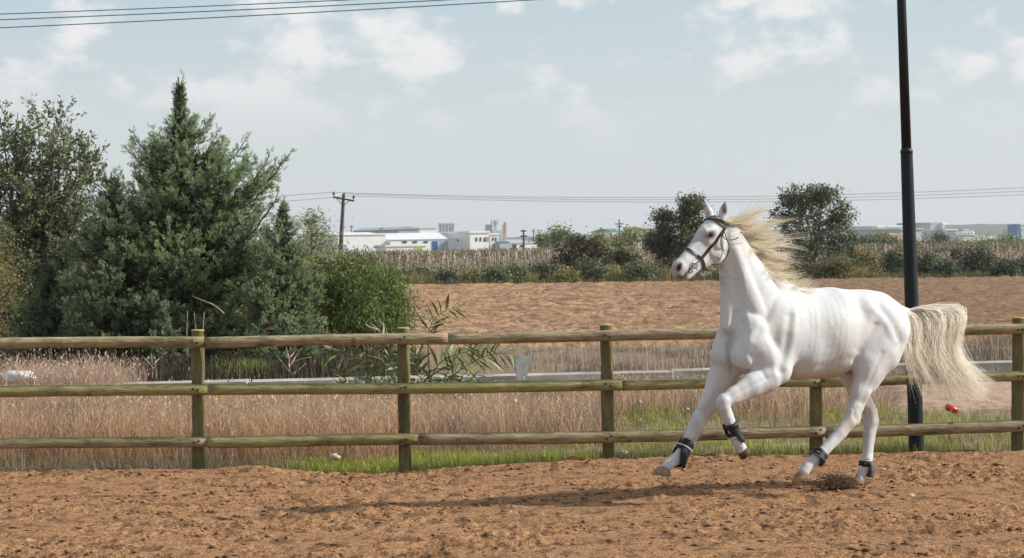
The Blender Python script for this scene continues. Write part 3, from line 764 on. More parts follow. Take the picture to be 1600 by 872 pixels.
# ribs and a little unevenness under the skin
_e = np.stack([HW[HQ[:, 1]] - HW[HQ[:, 0]], HW[HQ[:, 3]] - HW[HQ[:, 0]]], 1)
_fn = np.cross(_e[:, 0], _e[:, 1]); HNRM = np.zeros_like(HW)
for c in range(4):
    for a in range(3): HNRM[:, a] += np.bincount(HQ[:, c], _fn[:, a], len(HW))
HNRM /= np.linalg.norm(HNRM, axis=1)[:, None] + 1e-12
def to_px(P):
    d = P - CAM; z = d @ FWD
    return np.stack([CX + F_PX * (d @ RT) / z, CY - F_PX * (d @ UP) / z], -1)
HPX = to_px(HW)
def unit_(v): return v / np.linalg.norm(v)
def sm(x, a, b):
    t = np.clip((x - a) / (b - a), 0, 1); return t * t * (3 - 2 * t)
uu, ll, zz = HV[:, 0], HV[:, 1], HV[:, 2]
torso = sm(HPX[:, 0], 1228, 1262) * (1 - sm(HPX[:, 0] + 0.35 * (HPX[:, 1] - 520), 1318, 1350)) * sm(HPX[:, 1], 462, 490) * (1 - sm(HPX[:, 1], 550, 582)) * (np.abs(ll) > .08)
rib = np.sin(2 * math.pi * (uu + 0.16 * zz + 0.05 * fbm2(uu * 5, zz * 4, 2, 4)) / 0.056)
disp = 0.0004 * torso * rib * (0.4 + 1.2 * fbm2(uu * 14, zz * 5, 2, 9))
disp += 0.0025 * (fbm2(uu * 9 + 3, zz * 7 + np.sign(ll) * 5, 3, 5) - 0.5) * (zz > 0.55)
# muscle grooves (negative) and ridges (positive) on the near side
facing = sm(HNRM @ unit_(CAM - np.array([HW[:, 0].mean(), HW[:, 1].mean(), 1.2])), 0.05, 0.35)
def relief(pts, dep, w, lmin=-9):
    global disp
    pts = np.array(pts, float); best = np.full(len(HW), 1e9)
    for a, b in zip(pts[:-1], pts[1:]):
        ab = b - a; t = np.clip(((HPX - a) @ ab) / (ab @ ab), 0, 1); q = HPX - a - t[:, None] * ab
        best = np.minimum(best, (q ** 2).sum(1))
    disp = disp + dep * np.exp(-best / (w * w)) * facing * (ll > lmin)
for pts, dep, w, lm in (
    ([(1149, 490), (1142, 520), (1139, 550), (1145, 580)], -.016, 4.5, -9), ([(1146, 425), (1151, 465), (1158, 505)], -.009, 5, -9), ([(1160, 425), (1166, 470), (1170, 512)], .006, 5, -9),
    ([(1234, 495), (1228, 540), (1219, 580)], -.011, 6, 0), ([(1216, 455), (1198, 495), (1180, 528)], -.008, 6, 0), ([(1172, 556), (1184, 575), (1198, 590)], -.007, 4.5, 0),
    ([(1243, 480), (1240, 530), (1228, 575)], .006, 5, 0), ([(1196, 520), (1206, 550), (1212, 585)], .005, 5, 0), ([(1168, 520), (1160, 545), (1164, 570)], -.004, 5, 0),
    ([(1336, 564), (1350, 538), (1368, 508)], -.013, 5, 0), ([(1344, 556), (1362, 528), (1376, 505)], .006, 6, 0), ([(1366, 484), (1384, 506), (1398, 534)], .007, 5, 0), ([(1374, 480), (1396, 505), (1406, 535)], -.006, 5, 0),
    ([(1352, 492), (1348, 520), (1340, 545)], -.006, 7, 0), ([(1378, 552), (1362, 590), (1346, 630)], -.006, 4, 0), ([(1345, 575), (1340, 610), (1331, 640)], .004, 4, 0), ([(1400, 540), (1380, 575), (1362, 608)], -.005, 4, 0),
    ([(1196, 592), (1168, 606), (1140, 621)], -.005, 3, 0), ([(1188, 582), (1160, 597), (1136, 615)], .004, 3.5, 0), ([(1136, 578), (1118, 615), (1098, 650)], -.005, 4, -9), ([(1148, 575), (1128, 608), (1108, 640)], -.005, 4, -9),
    ([(1108, 379), (1098, 391), (1088, 400)], .005, 3, -9), ([(1102, 372), (1090, 388), (1078, 400)], -.005, 4, -9), ([(1136, 366), (1138, 385), (1130, 408)], -.005, 3, -9), ([(1098, 352), (1104, 362), (1112, 358)], .003, 3, -9),
    ([(1250, 575), (1290, 572), (1325, 560)], -.004, 6, 0), ([(1308, 660), (1292, 690)], -.003, 2.5, 0), ([(1333, 640), (1337, 655)], -.005, 3, 0), ([(1356, 640), (1358, 660)], -.004, 3, -9)):
    relief(pts, dep, w, lm)
# tendons, veins and skin folds at a finer scale
disp += 0.0009 * (np.abs(fbm2(uu * 16 + 11, zz * 11 + ll * 3, 3, 25) - .5) * 4 - .5) * sm(zz, .5, .8)
HW = HW + HNRM * disp[:, None]
# ---- coat: white, grey skin at muzzle, eyes, knees and hocks, stained hocks and pasterns
col = np.full((len(HW), 3), 1.0) * np.array([0.575, 0.590, 0.600])
def stain_shade(c, w): 
    global col
    w = np.clip(w, 0, 1)[:, None]; col = col * (1 - w) + np.array(c) * w
def blob(px, py, r, soft=1.0): return np.exp(-(((HPX[:, 0] - px) ** 2 + (HPX[:, 1] - py) ** 2) / (r * r)) ** soft)
nz = fbm2(uu * 30, zz * 30 + ll * 11, 4, 3)
head_m = (HPX[:, 1] < 445) & (HPX[:, 0] < 1142)
stain_shade((0.42, 0.40, 0.41), 0.55 * (blob(1075, 396, 17) + blob(1096, 384, 14)) * head_m * (0.4 + nz))
stain_shade((0.33, 0.26, 0.25), 0.75 * blob(1056, 424, 18, 1) * head_m * (0.45 + nz))
stain_shade((0.30, 0.25, 0.24), 0.7 * blob(1073, 428, 6) * head_m)
stain_shade((0.3, 0.28, 0.29), 0.4 * blob(1103, 372, 8) * head_m)
for (x, y, r) in ((1087, 665, 14), (1130, 636, 12), (1360, 655, 16), (1330, 640, 14), (1082, 650, 12), (1098, 640, 12)):
    stain_shade((0.44, 0.41, 0.40), 0.75 * blob(x, y, r) * sm(nz, 0.42, 0.7))
for (x, y, r) in ((1341, 655, 8), (1325, 668, 9), (1362, 640, 7)):
    stain_shade((0.62, 0.44, 0.24), 0.55 * blob(x, y, r))
stain_shade((0.52, 0.43, 0.36), 0.55 * (1 - sm(zz, 0.10, 0.42)) * sm(nz, 0.35, 0.65))
stain_shade((0.60, 0.52, 0.46), 0.35 * (1 - sm(zz, 0.9, 1.05)) * sm(zz, 0.55, 0.8) * (np.abs(ll) < .12))
stain_shade((0.10, 0.09, 0.09), 0.8 * blob(1322, 574, 12, 2) * (ll < 0.10) * (ll > -0.10))       # dark patch at the groin
stain_shade((0.42, 0.415, 0.415), 0.28 * sm(fbm2(uu * 7 + 2, zz * 6 + ll * 4, 4, 83), 0.48, 0.72))
stain_shade((0.56, 0.50, 0.41), 0.35 * sm(fbm2(uu * 5 + 8, zz * 4 + ll * 3, 3, 87), 0.5, 0.75) * (zz > .7))
stain_shade((0.40, 0.385, 0.375), 0.55 * (1 - sm(zz, 0.45, 0.85)) * sm(fbm2(uu * 14, zz * 9 + ll * 9, 3, 19), .35, .6))
stain_shade((0.50, 0.42, 0.37), 0.5 * sm(-HNRM[:, 2], .3, .9) * (zz > .6) * (zz < 1.15) * sm(nz, .3, .6))  # belly's underside shade painted in as a warmer, darker coat
stain_shade((0.36, 0.37, 0.39), 0.5 * sm(fbm2(uu * 18 + 3, zz * 16, 3, 77), .42, .62) * head_m)
for (x, y) in ((1294, 563), (1308, 507), (1300, 512), (1296, 540), (1318, 500), (1266, 541), (1285, 552)):
    stain_shade((0.45, 0.41, 0.39), 0.6 * blob(x, y, 2.2))

stain_shade((0.15, 0.13, 0.13), 0.9 * blob(1062, 434, 6.5, 2) * head_m)
stain_shade((0.02, 0.016, 0.016), np.exp(-(((HPX[:, 0] - 1061.5 + .25 * (HPX[:, 1] - 417)) / 4.6) ** 2 + ((HPX[:, 1] - 417) / 7.4) ** 2) ** 3) * head_m * ((HNRM @ np.array([-0.3, 0, -1.0])) > -2))
stain_shade((0.07, 0.06, 0.06), 0.95 * blob(1110.5, 367, 6.8, 2) * head_m)
_t = np.clip(((HPX[:, 0] - 1082) * -17 + (HPX[:, 1] - 417) * 18) / (17 ** 2 + 18 ** 2), 0, 1)
stain_shade((0.06, 0.045, 0.04), 0.95 * np.exp(-((HPX[:, 0] - 1082 + 17 * _t) ** 2 + (HPX[:, 1] - 417 - 18 * _t) ** 2) / 3.2) * head_m)
stain_shade((0.06, 0.045, 0.04), 0.98 * np.exp(-(((HPX[:, 0] - 1132.5) / 4.6) ** 2 + ((HPX[:, 1] - 325) / 11.0) ** 2) ** 2))
stain_shade((0.55, 0.42, 0.36), 0.7 * np.exp(-(((HPX[:, 0] - 1106) / 3.6) ** 2 + ((HPX[:, 1] - 329) / 9.0) ** 2) ** 2))
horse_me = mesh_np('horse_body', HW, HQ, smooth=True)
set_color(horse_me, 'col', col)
m_coat = mat_attr('white_coat', rough=0.62, spec=0.18, mottled=0.10, scale=95)
horse = empty('horse', tuple(HO))
tag(horse, 'white horse with cream mane cantering past the fence in bridle and black leg boots', 'horse')
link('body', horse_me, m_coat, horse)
horse_bvh = BVHTree.FromPolygons([Vector(v) for v in HW], HQ.tolist())

def hit(px, py):
    r = ray(px, py); r = r / np.linalg.norm(r)
    p, n, i, d = horse_bvh.ray_cast(Vector(CAM), Vector(r))
    return (np.array(p), np.array(n)) if p is not None else (None, None)
def snap(p):
    q, n, i, d = horse_bvh.find_nearest(Vector(p)); return np.array(q), np.array(n)
def mirror_head(p): return p - 2 * np.dot(p - POLL, HHN) * HHN
def resample(P, m):
    P = np.asarray(P, float); L = np.r_[0, np.cumsum(np.linalg.norm(np.diff(P, axis=0), axis=1))]
    t = np.linspace(0, L[-1], m)
    return np.stack([np.interp(t, L, P[:, i]) for i in range(3)], -1)
def smooth_line(P, it=2):
    P = P.copy()
    for _ in range(it): P[1:-1] = (P[:-2] + 2 * P[1:-1] + P[2:]) / 4
    return P
def strap_mesh(P, w, th, m=40, name='strap', lift=0.002, closed=False):
    P = smooth_line(resample(P, m), 2); N = np.zeros_like(P); Q = np.zeros_like(P)
    for i, p in enumerate(P): Q[i], N[i] = snap(p)
    N = smooth_line(N, 4); N /= np.linalg.norm(N, axis=1)[:, None]
    Q = smooth_line(Q, 2)
    T = np.gradient(Q, axis=0); S = np.cross(T, N); S /= np.linalg.norm(S, axis=1)[:, None]
    v = np.stack([Q + N * lift - S * w / 2, Q + N * lift + S * w / 2, Q + N * (lift + th) + S * w / 2 * .92, Q + N * (lift + th) - S * w / 2 * .92], 1).reshape(-1, 3)
    i = np.arange(len(P) - 1)[:, None] * 4; j = np.arange(4)[None]; j2 = (j + 1) % 4
    q = np.stack([i + j, i + 4 + j, i + 4 + j2, i + j2], -1).reshape(-1, 4)
    q = np.vstack([q, [[0, 1, 2, 3]], [[len(v) - 1, len(v) - 2, len(v) - 3, len(v) - 4]]])
    return mesh_np(name, v, q, smooth=False)
# ---- bridle
m_leather = mat_plain('dark_leather', (0.022, 0.014, 0.011), rough=0.38, spec=0.5, var=0.4, scale=60)
m_steel = mat_plain('bit_steel', (0.6, 0.6, 0.6), rough=0.25, metal=1.0, var=0.1)
bridle = link('bridle', strap_mesh([hit(x, y)[0] for x, y in ((1132, 357), (1124, 368), (1114, 382), (1104, 394), (1096, 403.5))], 0.024, 0.006, name='cheek_strap'), m_leather, horse)
def both_sides(pts):
    near = [hit(x, y)[0] for x, y in pts]
    near = [p for p in near if p is not None]
    far = [mirror_head(p) for p in near][::-1]
    return far + near
far_cheek = [mirror_head(hit(x, y)[0]) for x, y in ((1132, 357), (1124, 368), (1114, 382), (1104, 394), (1096, 403.5))]
link('cheek_strap', strap_mesh(far_cheek, 0.024, 0.006), m_leather, bridle)
link('browband', strap_mesh(both_sides(((1107, 342.5), (1113, 343), (1120, 346), (1127, 351), (1133, 357))), 0.024, 0.007, m=50), m_leather, bridle)
link('noseband', strap_mesh(both_sides(((1070, 390), (1077, 391), (1084, 396), (1091, 401), (1096, 404))), 0.022, 0.007, m=50), m_leather, bridle)
link('chin_strap', strap_mesh([hit(x, y)[0] for x, y in ((1096, 404), (1098, 409), (1099.5, 414), (1100, 418.5))], 0.022, 0.007, m=14), m_leather, bridle)
link('headpiece', strap_mesh(both_sides(((1128, 345), (1131, 350), (1133, 357))), 0.022, 0.007, m=30), m_leather, bridle)
def free_strap(name, pts, r, flat=0.4, l=0.10):
    mb = MB(); P = resample([K(x, y, d) for x, y, d in pts], 16); mb.tube(smooth_line(P, 3), r, 6, flat=flat)
    return link(name, mb.mesh('strap', True), m_leather, bridle)
free_strap('throat_lash', ((1131, 360, .088), (1136, 376, .10), (1141, 384, .105), (1139, 394, .105), (1134, 404, .10), (1127, 412, .09), (1119, 415.5, .075), (1112, 413, .06)), 0.008)
free_strap('strap_end', ((1129, 367, .095), (1131, 373, .11), (1139, 375.5, .125), (1147, 374.5, .14), (1154, 371, .15)), 0.009)
free_strap('strap_end', ((1141, 382, .108), (1149, 381.5, .12), (1158, 380.5, .13)), 0.005)
free_strap('strap_end', ((1124, 382, .10), (1130, 389, .108), (1138, 394, .11), (1143, 394.5, .115)), 0.004)
p, n = hit(1099, 420.5)
mb = MB(); q = K(1101, 421.5, .04); mb.tube([q + np.array([-.02, -.004, .012]), q + np.array([.0, -.004, .004]), q + np.array([.028, -.002, -.006])], 0.012, 6, flat=.6)
link('buckle', mb.mesh('buckle'), m_leather, bridle)
p, n = hit(1083, 416); mb = MB(); a = np.linspace(0, 2 * math.pi, 21)
t1 = np.cross(n, [0, 0, 1.0]); t1 /= np.linalg.norm(t1); t2 = np.cross(n, t1)
mb.tube([p + n * .010 + 0.034 * (np.cos(x) * t1 + np.sin(x) * t2) for x in a], 0.005, 6, caps=False)
link('bit_ring', mb.mesh('bit_ring', True), m_steel, bridle)
mb = MB(); mb.tube([p + n * .012 + t1 * .012, p + n * .01, p - n * .05], 0.008, 8)
link('bit', mb.mesh('bit', True), m_steel, bridle)
free_strap('cheek_end', ((1097, 404, .055), (1091, 410, .056), (1086, 412.5, .054)), 0.007)
# ---- eyes
m_eye = mat_plain('dark_eye', (0.008, 0.006, 0.005), rough=0.06, spec=0.6, var=0.3)
for far in (0, 1):
    p, n = hit(1111, 367)
    if far: p = mirror_head(p); n = n - 2 * np.dot(n, HHN) * HHN
    bm = bmesh.new(); bmesh.ops.create_uvsphere(bm, u_segments=16, v_segments=10, radius=0.026)
    bmesh.ops.scale(bm, vec=(1, 1, 0.82), verts=bm.verts)
    bmesh.ops.translate(bm, vec=Vector(p - n * 0.015), verts=bm.verts)
    link('eye', bm_mesh('eye', bm, True), m_eye, horse)
# ---- hooves
m_hoof = mat_noise('hoof_horn', [(0.3, (0.13, 0.085, 0.055)), (0.6, (0.30, 0.20, 0.13)), (0.8, (0.42, 0.29, 0.19))], scale=22, rough=0.7, stretch=(1, 1, .3))
m_hoof_dirty = mat_noise('soiled_hoof', [(0.3, (0.05, 0.032, 0.02)), (0.7, (0.16, 0.095, 0.055))], scale=30, rough=0.9)
m_hoof_orange = mat_noise('sandy_hoof', [(0.3, (0.12, 0.075, 0.048)), (0.5, (0.24, 0.15, 0.095)), (0.7, (0.36, 0.235, 0.15))], scale=30, rough=0.9)
def hoof(C, S, T, l, rc, rl, mat):
    C, S, T = J(C[0], C[1], l), J(S[0], S[1], l), J(T[0], T[1], l)
    f = T - S; rf = np.linalg.norm(f); f /= rf
    a = S - C; a /= np.linalg.norm(a); fc = f - np.dot(f, a) * a * 0.8; fc /= np.linalg.norm(fc)
    mb = MB(); rings = 7; n = 18; th = np.arange(n) * 2 * math.pi / n; V = []
    for i in range(rings):
        t = i / (rings - 1); c = C + (S - C) * t; d = fc * (1 - t) + f * t; d /= np.linalg.norm(d)
        ra = rc + (rf - rc) * t ** 0.9; rb = rc * 0.95 + (rl - rc) * t
        if i == 0: ra *= .9; rb *= .9
        back = np.where(np.cos(th) < 0, 0.82, 1.0)
        V.append(c + (np.cos(th) * back)[:, None] * d * ra + np.sin(th)[:, None] * HN * rb)
    V.append(C[None] - a * .01); V.append(S[None] - a * .012)
    V = np.vstack(V); i = np.arange(rings - 1)[:, None] * n; j = np.arange(n)[None]; j2 = (j + 1) % n
    q = np.stack([i + j, i + j2, i + n + j2, i + n + j], -1).reshape(-1, 4)
    t = [[rings * n, (k + 1) % n, k] for k in range(n)] + [[rings * n + 1, (rings - 1) * n + k, (rings - 1) * n + (k + 1) % n] for k in range(n)]
    mb.add(V, quads=q, tris=t)
    return link('hoof', mb.mesh('hoof', True), mat, horse)
hoof((1040, 731.5), (1034, 743), (1017.5, 741.5), -.12, .046, .056, m_hoof)
hoof((1159.5, 702), (1164, 711), (1159, 718.5), .155, .044, .052, m_hoof_dirty)
hoof((1255.5, 738), (1251, 750), (1238, 755), .14, .047, .056, m_hoof_orange)
hoof((1342.5, 748), (1339, 757), (1325.5, 760.5), -.11, .045, .054, m_hoof_orange)
# ---- leg boots: (axis points px), radii px, half angle of cover, about the rear of the leg
m_boot = mat_plain('black_boot', (0.008, 0.008, 0.010), rough=0.55, spec=0.35, var=0.5, scale=40)
m_bootgrey = mat_plain('grey_boot_shell', (0.10, 0.105, 0.105), rough=0.5, spec=0.4, var=0.25, scale=40)
m_strapw = mat_plain('pale_tab', (0.55, 0.57, 0.6), rough=0.6)
def boot(pts, mat, straps, turn=0.0, lat=1.0):
    P = np.array([J(x, y, l) for x, y, l, r, h in pts]); R = np.array([p[3] * 1.10 * mpp(P[0]) for p in pts]); Hh = np.array([p[4] for p in pts])
    m = 4 * (len(pts) - 1) + 1; s0 = np.arange(len(pts)); s1 = np.linspace(0, len(pts) - 1, m)
    P = np.stack([np.interp(s1, s0, P[:, i]) for i in range(3)], -1); P = smooth_line(P, 3)
    R = np.interp(s1, s0, R); Hh = np.radians(np.interp(s1, s0, Hh))
    T = np.gradient(P, axis=0); T /= np.linalg.norm(T, axis=1)[:, None]
    rear = np.cross(HN, T); rear *= np.sign(-(rear @ HU))[:, None]; lat_d = np.cross(T, rear)
    lat_d *= np.sign(lat_d @ HN)[:, None]
    n = 20; V = []
    for lay, off in ((0, 0.010), (1, 0.0)):
        for i in range(m):
            a = np.linspace(-Hh[i], Hh[i], n) + turn
            rr = R[i] + off
            if i in (0, m - 1): rr -= 0.004 * (1 - lay)
            V.append(P[i] + rr * (np.cos(a)[:, None] * rear[i] + lat * np.sin(a)[:, None] * lat_d[i]))
    V = np.vstack(V); Q = []
    N2 = m * n
    for i in range(m - 1):
        for j in range(n - 1):
            a = i * n + j
            Q.append([a, a + 1, a + n + 1, a + n]); Q.append([N2 + a, N2 + a + n, N2 + a + n + 1, N2 + a + 1])
    for i in range(m - 1):
        for j, fl in ((0, 0), (n - 1, 1)):
            a = i * n + j; q = [a, a + n, N2 + a + n, N2 + a]; Q.append(q if not fl else q[::-1])
    for j in range(n - 1):
        for i, fl in ((0, 1), (m - 1, 0)):
            a = i * n + j; q = [a, a + 1, N2 + a + 1, N2 + a]; Q.append(q if not fl else q[::-1])
    b = link('leg_boot', mesh_np('leg_boot', V, np.array(Q), True), mat, horse)
    for (t, w, mt, rad) in straps:
        i = t * (m - 1); c = np.array([np.interp(i, np.arange(m), P[:, k]) for k in range(3)]); k = int(round(i))
        mb = MB(); a = np.linspace(0, 2 * math.pi, 25)[:-1]; rr = rad * 1.10 * mpp(c)
        rings = []
        for dz, e in ((-w / 2, 0), (-w / 2, .006), (w / 2, .006), (w / 2, 0)):
            rings.append(c + T[k] * dz + (rr + e) * (np.cos(a)[:, None] * rear[k] + np.sin(a)[:, None] * lat_d[k]))
        V2 = np.vstack(rings); n2 = 24; q2 = []
        for r_ in range(4):
            for j in range(n2):
                q2.append([r_ * n2 + j, r_ * n2 + (j + 1) % n2, ((r_ + 1) % 4) * n2 + (j + 1) % n2, ((r_ + 1) % 4) * n2 + j])
        mb.add(V2, quads=q2); link('boot_strap', mb.mesh('boot_strap', True), mt, b)
    return b
boot([(1074.5, 689, -.122, 9.5, 165), (1068, 701, -.122, 9.5, 150), (1061.5, 713, -.12, 10.6, 125), (1059, 722, -.12, 10.6, 105), (1060, 732, -.12, 8.5, 90)], m_boot,
     [(0.12, .03, m_boot, 10), (0.30, .022, m_boot, 10.2), (0.22, .008, m_strapw, 10.8)])
boot([(1140, 661, .158, 9.4, 160), (1143, 671, .157, 9.0, 140), (1147, 680, .155, 9.2, 110), (1152, 689, .155, 9.4, 95), (1157, 692, .155, 7.6, 85)], m_boot,
     [(0.10, .026, m_boot, 10.2), (0.35, .024, m_boot, 9.8), (0.5, .010, m_strapw, 9.7)])
boot([(1283, 708, .14, 9.4, 175), (1279, 712.5, .14, 10.2, 120), (1276, 717, .14, 10.6, 100), (1274, 724, .14, 9.2, 85)], m_boot,
     [(0.10, .030, m_boot, 10.4), (0.45, .024, m_boot, 11.4), (0.55, .008, m_bootgrey, 12.0)])
boot([(1354.5, 720, -.11, 9.2, 110), (1354, 727, -.11, 10.6, 105), (1353.5, 735, -.11, 10.8, 100), (1352, 744, -.11, 9, 90)], m_bootgrey,
     [(0.22, .045, m_boot, 10.4)])

# ---- mane and tail: tapered locks of hair
m_hair = mat_attr('cream_hair', rough=0.45, spec=0.3, transl=0.5)
_nt = m_hair.node_tree; _o = _nt.nodes['Material Output']; _src = _o.inputs['Surface'].links[0].from_socket
_tp = nnode(_nt, 'ShaderNodeBsdfTransparent'); _mx = nnode(_nt, 'ShaderNodeMixShader'); _mx.inputs[0].default_value = 0.42
_nt.links.new(_src, _mx.inputs[1]); _nt.links.new(_tp.outputs[0], _mx.inputs[2]); _nt.links.new(_mx.outputs[0], _o.inputs['Surface'])
def bez(P, t):
    P = np.asarray(P, float); t = t[:, None]; n = len(P) - 1
    return sum(math.comb(n, i) * t ** i * (1 - t) ** (n - i) * P[i] for i in range(n + 1))
def hair_tubes(strands, rad, cols):
    """strands (n, m, 3) world; rad (n,), 3-sided tapered tubes"""
    S = np.asarray(strands); n, m, _ = S.shape
    T = np.gradient(S, axis=1); T /= np.linalg.norm(T, axis=2, keepdims=True) + 1e-9
    e1 = np.cross(T, np.array([0.3, 1.0, 0.2])); e1 /= np.linalg.norm(e1, axis=2, keepdims=True) + 1e-9
    e2 = np.cross(T, e1)
    prof = np.interp(np.linspace(0, 1, m), [0, .15, .6, 1], [0.8, 1, .8, .15])
    V = []
    for k in range(3):
        a = 2 * math.pi * k / 3
        V.append(S + (rad[:, None] * prof[None])[..., None] * (math.cos(a) * e1 + math.sin(a) * e2))
    V = np.stack(V, 2)                                    # n,m,3,3
    base = (np.arange(n) * m * 3)[:, None, None]; i = (np.arange(m - 1) * 3)[None, :, None]; j = np.arange(3)[None, None]; j2 = (j + 1) % 3
    Q = np.stack([base + i + j, base + i + j2, base + i + 3 + j2, base + i + 3 + j], -1).reshape(-1, 4)
    me = mesh_np('hair', V.reshape(-1, 3), Q, True)
    set_color(me, 'col', np.repeat(cols, m * 3, axis=0))
    return me
def hair_cols(n, base, dark, light):
    t = rng.random(n)[:, None]; c = np.array(base) * np.ones((n, 1))
    c = np.where(t < .3, c + (np.array(dark) - c) * rng.random((n, 1)), c); c = np.where(t > .65, c + (np.array(light) - c) * rng.random((n, 1)), c)
    return c
crest_px = np.array([(1134, 343), (1147, 357), (1160, 377), (1175, 402), (1192, 426), (1216, 440), (1238, 449)], float)
def crest(s):
    x = s * (len(crest_px) - 1); return np.array([np.interp(x, np.arange(len(crest_px)), crest_px[:, i]) for i in (0, 1)])
strands, rad = [], []
hr = np.random.default_rng(21)
tt = np.linspace(0, 1, 11)
tip_s = [0, .15, .35, .55, .75, 1.0]
tip_x = [70, 80, 70, 56, 48, 36]; tip_y = [-12, 8, 26, 32, 22, 8]
for lock in range(130):
    s = hr.random() ** 0.9
    r0 = crest(s); k = hr.normal()
    tip = np.array([np.interp(s, tip_s, tip_x), np.interp(s, tip_s, tip_y)]) * hr.uniform(.55, 1.12) + hr.normal(size=2) * np.array([9, 11])
    p1 = np.array([12, 6 + 12 * (s > .12)]) + hr.normal(size=2) * 3
    p2 = tip * .6 + np.array([2, 12 * (1 if s > .1 else 0)]) + hr.normal(size=2) * 6
    l0, l1 = hr.uniform(-.02, .03), hr.uniform(-.08, .12)
    if hr.random() < .10: tip *= 1.25
    for q in range(17):
        j = hr.normal(size=(4, 2)) * np.array([[2.2, 2.2], [3.0, 3.0], [4.6, 4.4], [4.0, 3.4]])
        P = np.array([r0 + j[0], r0 + p1 + j[1], r0 + p2 + j[2], r0 + tip + j[3]])
        B = bez(P, tt); B[:, 1] += 2.2 * np.sin(tt * 5 + k * 3) * tt
        la = l0 + (l1 - l0) * tt + hr.normal() * .012 * tt
        strands.append([J(x, y, l) for (x, y), l in zip(B, la)]); rad.append(hr.uniform(.0010, .0026))
# forelock thrown back between the ears, and loose wisps above the crest
for lock in range(16):
    r0 = np.array([1123 + hr.normal() * 4, 341 + hr.normal() * 2.0]); up_ = hr.random() < .4
    tip = np.array([1178 + hr.normal() * 14, 338 + hr.normal() * 6]) if not up_ else np.array([1190 + hr.normal() * 12, 319 + hr.normal() * 5])
    mid = np.array([1147 + hr.normal() * 3, 355 + hr.normal() * 3])
    for q in range(12 if not up_ else 7):
        j = hr.normal(size=(4, 2)) * np.array([[2, 1.5], [2, 2], [3, 3], [6, 4]])
        P = np.array([r0, [1132, 346], mid, tip]) + j
        B = bez(P, tt); la = .02 + .05 * tt + hr.normal() * .02
        strands.append([J(x, y, l) for (x, y), l in zip(B, la)]); rad.append(hr.uniform(.002, .004))
n = len(strands)
link('mane', hair_tubes(strands, np.array(rad), hair_cols(n, (0.95, 0.88, 0.73), (0.90, 0.76, 0.53), (0.97, 0.95, 0.89))), m_hair, horse)
strands, rad = [], []
tt = np.linspace(0, 1, 15)
for lock in range(165):
    g = hr.random()                                        # 0 near the dock, 1 far out
    out = 10 + 86 * g ** 0.85
    r0 = np.array([1410 + hr.normal() * 2, 491 + hr.uniform(-4, 9)])
    top = 487 + 7 * (1 - g) + hr.normal() * 2.5
    ex = np.interp(g, [0, .3, .6, .85, 1], [1444, 1474, 1504, 1526, 1546]) + hr.normal() * 10
    ey = np.interp(g, [0, .3, .6, 1], [600, 611, 618, 610]) + hr.normal() * 10
    if hr.random() < .45: f__ = hr.uniform(.1, .85); ey -= 60 * f__; ex -= 45 * f__
    l0, l1 = hr.uniform(-.03, .03), hr.uniform(-.12, .14); kx = hr.normal(); X = 1410 + out
    for q in range(17):
        j = hr.normal(size=(5, 2)) * np.array([[1.5, 1.5], [2.0, 1.5], [3.2, 3.0], [4.2, 4.5], [5.0, 5]])
        K_ = np.array([r0, [1410 + out * .50, top - 2 - 3 * g], [X - 6 * (1 - g), top + 2 + 20 * (1 - g)], [X - 4 - 5 * g, 548 + 8 * (1 - g)], [ex, ey]]) + j
        # Catmull-Rom through the knots
        Kp = np.vstack([2 * K_[0] - K_[1], K_, 2 * K_[-1] - K_[-2]]); uu_ = tt * 3.999; k_ = uu_.astype(int); f_ = (uu_ - k_)[:, None]
        p0_, p1_, p2_, p3_ = Kp[k_], Kp[k_ + 1], Kp[k_ + 2], Kp[k_ + 3]
        B = .5 * (2 * p1_ + (p2_ - p0_) * f_ + (2 * p0_ - 5 * p1_ + 4 * p2_ - p3_) * f_ ** 2 + (3 * p1_ - p0_ - 3 * p2_ + p3_) * f_ ** 3)
        la = l0 + (l1 - l0) * tt ** .8 + hr.normal() * .015 * tt
        strands.append([J(x, y, l) for (x, y), l in zip(B, la)]); rad.append(hr.uniform(.0011, .0028))
for w in range(320):                                        # wisps at the end
    sx, sy = 1480 + hr.normal() * 14, 575 + hr.normal() * 12
    P = np.array([[sx - 20, sy - 50], [sx - 4, sy - 10], [sx + 15, sy + 22], [1532 + hr.normal() * 17, 609 + hr.normal() * 11]])
    B = bez(P, tt); l0 = hr.uniform(-.08, .1)
    strands.append([J(x, y, l0) for x, y in B]); rad.append(hr.uniform(.0015, .003))
n = len(strands)
link('tail', hair_tubes(strands, np.array(rad), hair_cols(n, (0.95, 0.90, 0.80), (0.93, 0.83, 0.65), (0.98, 0.97, 0.93))), m_hair, horse)
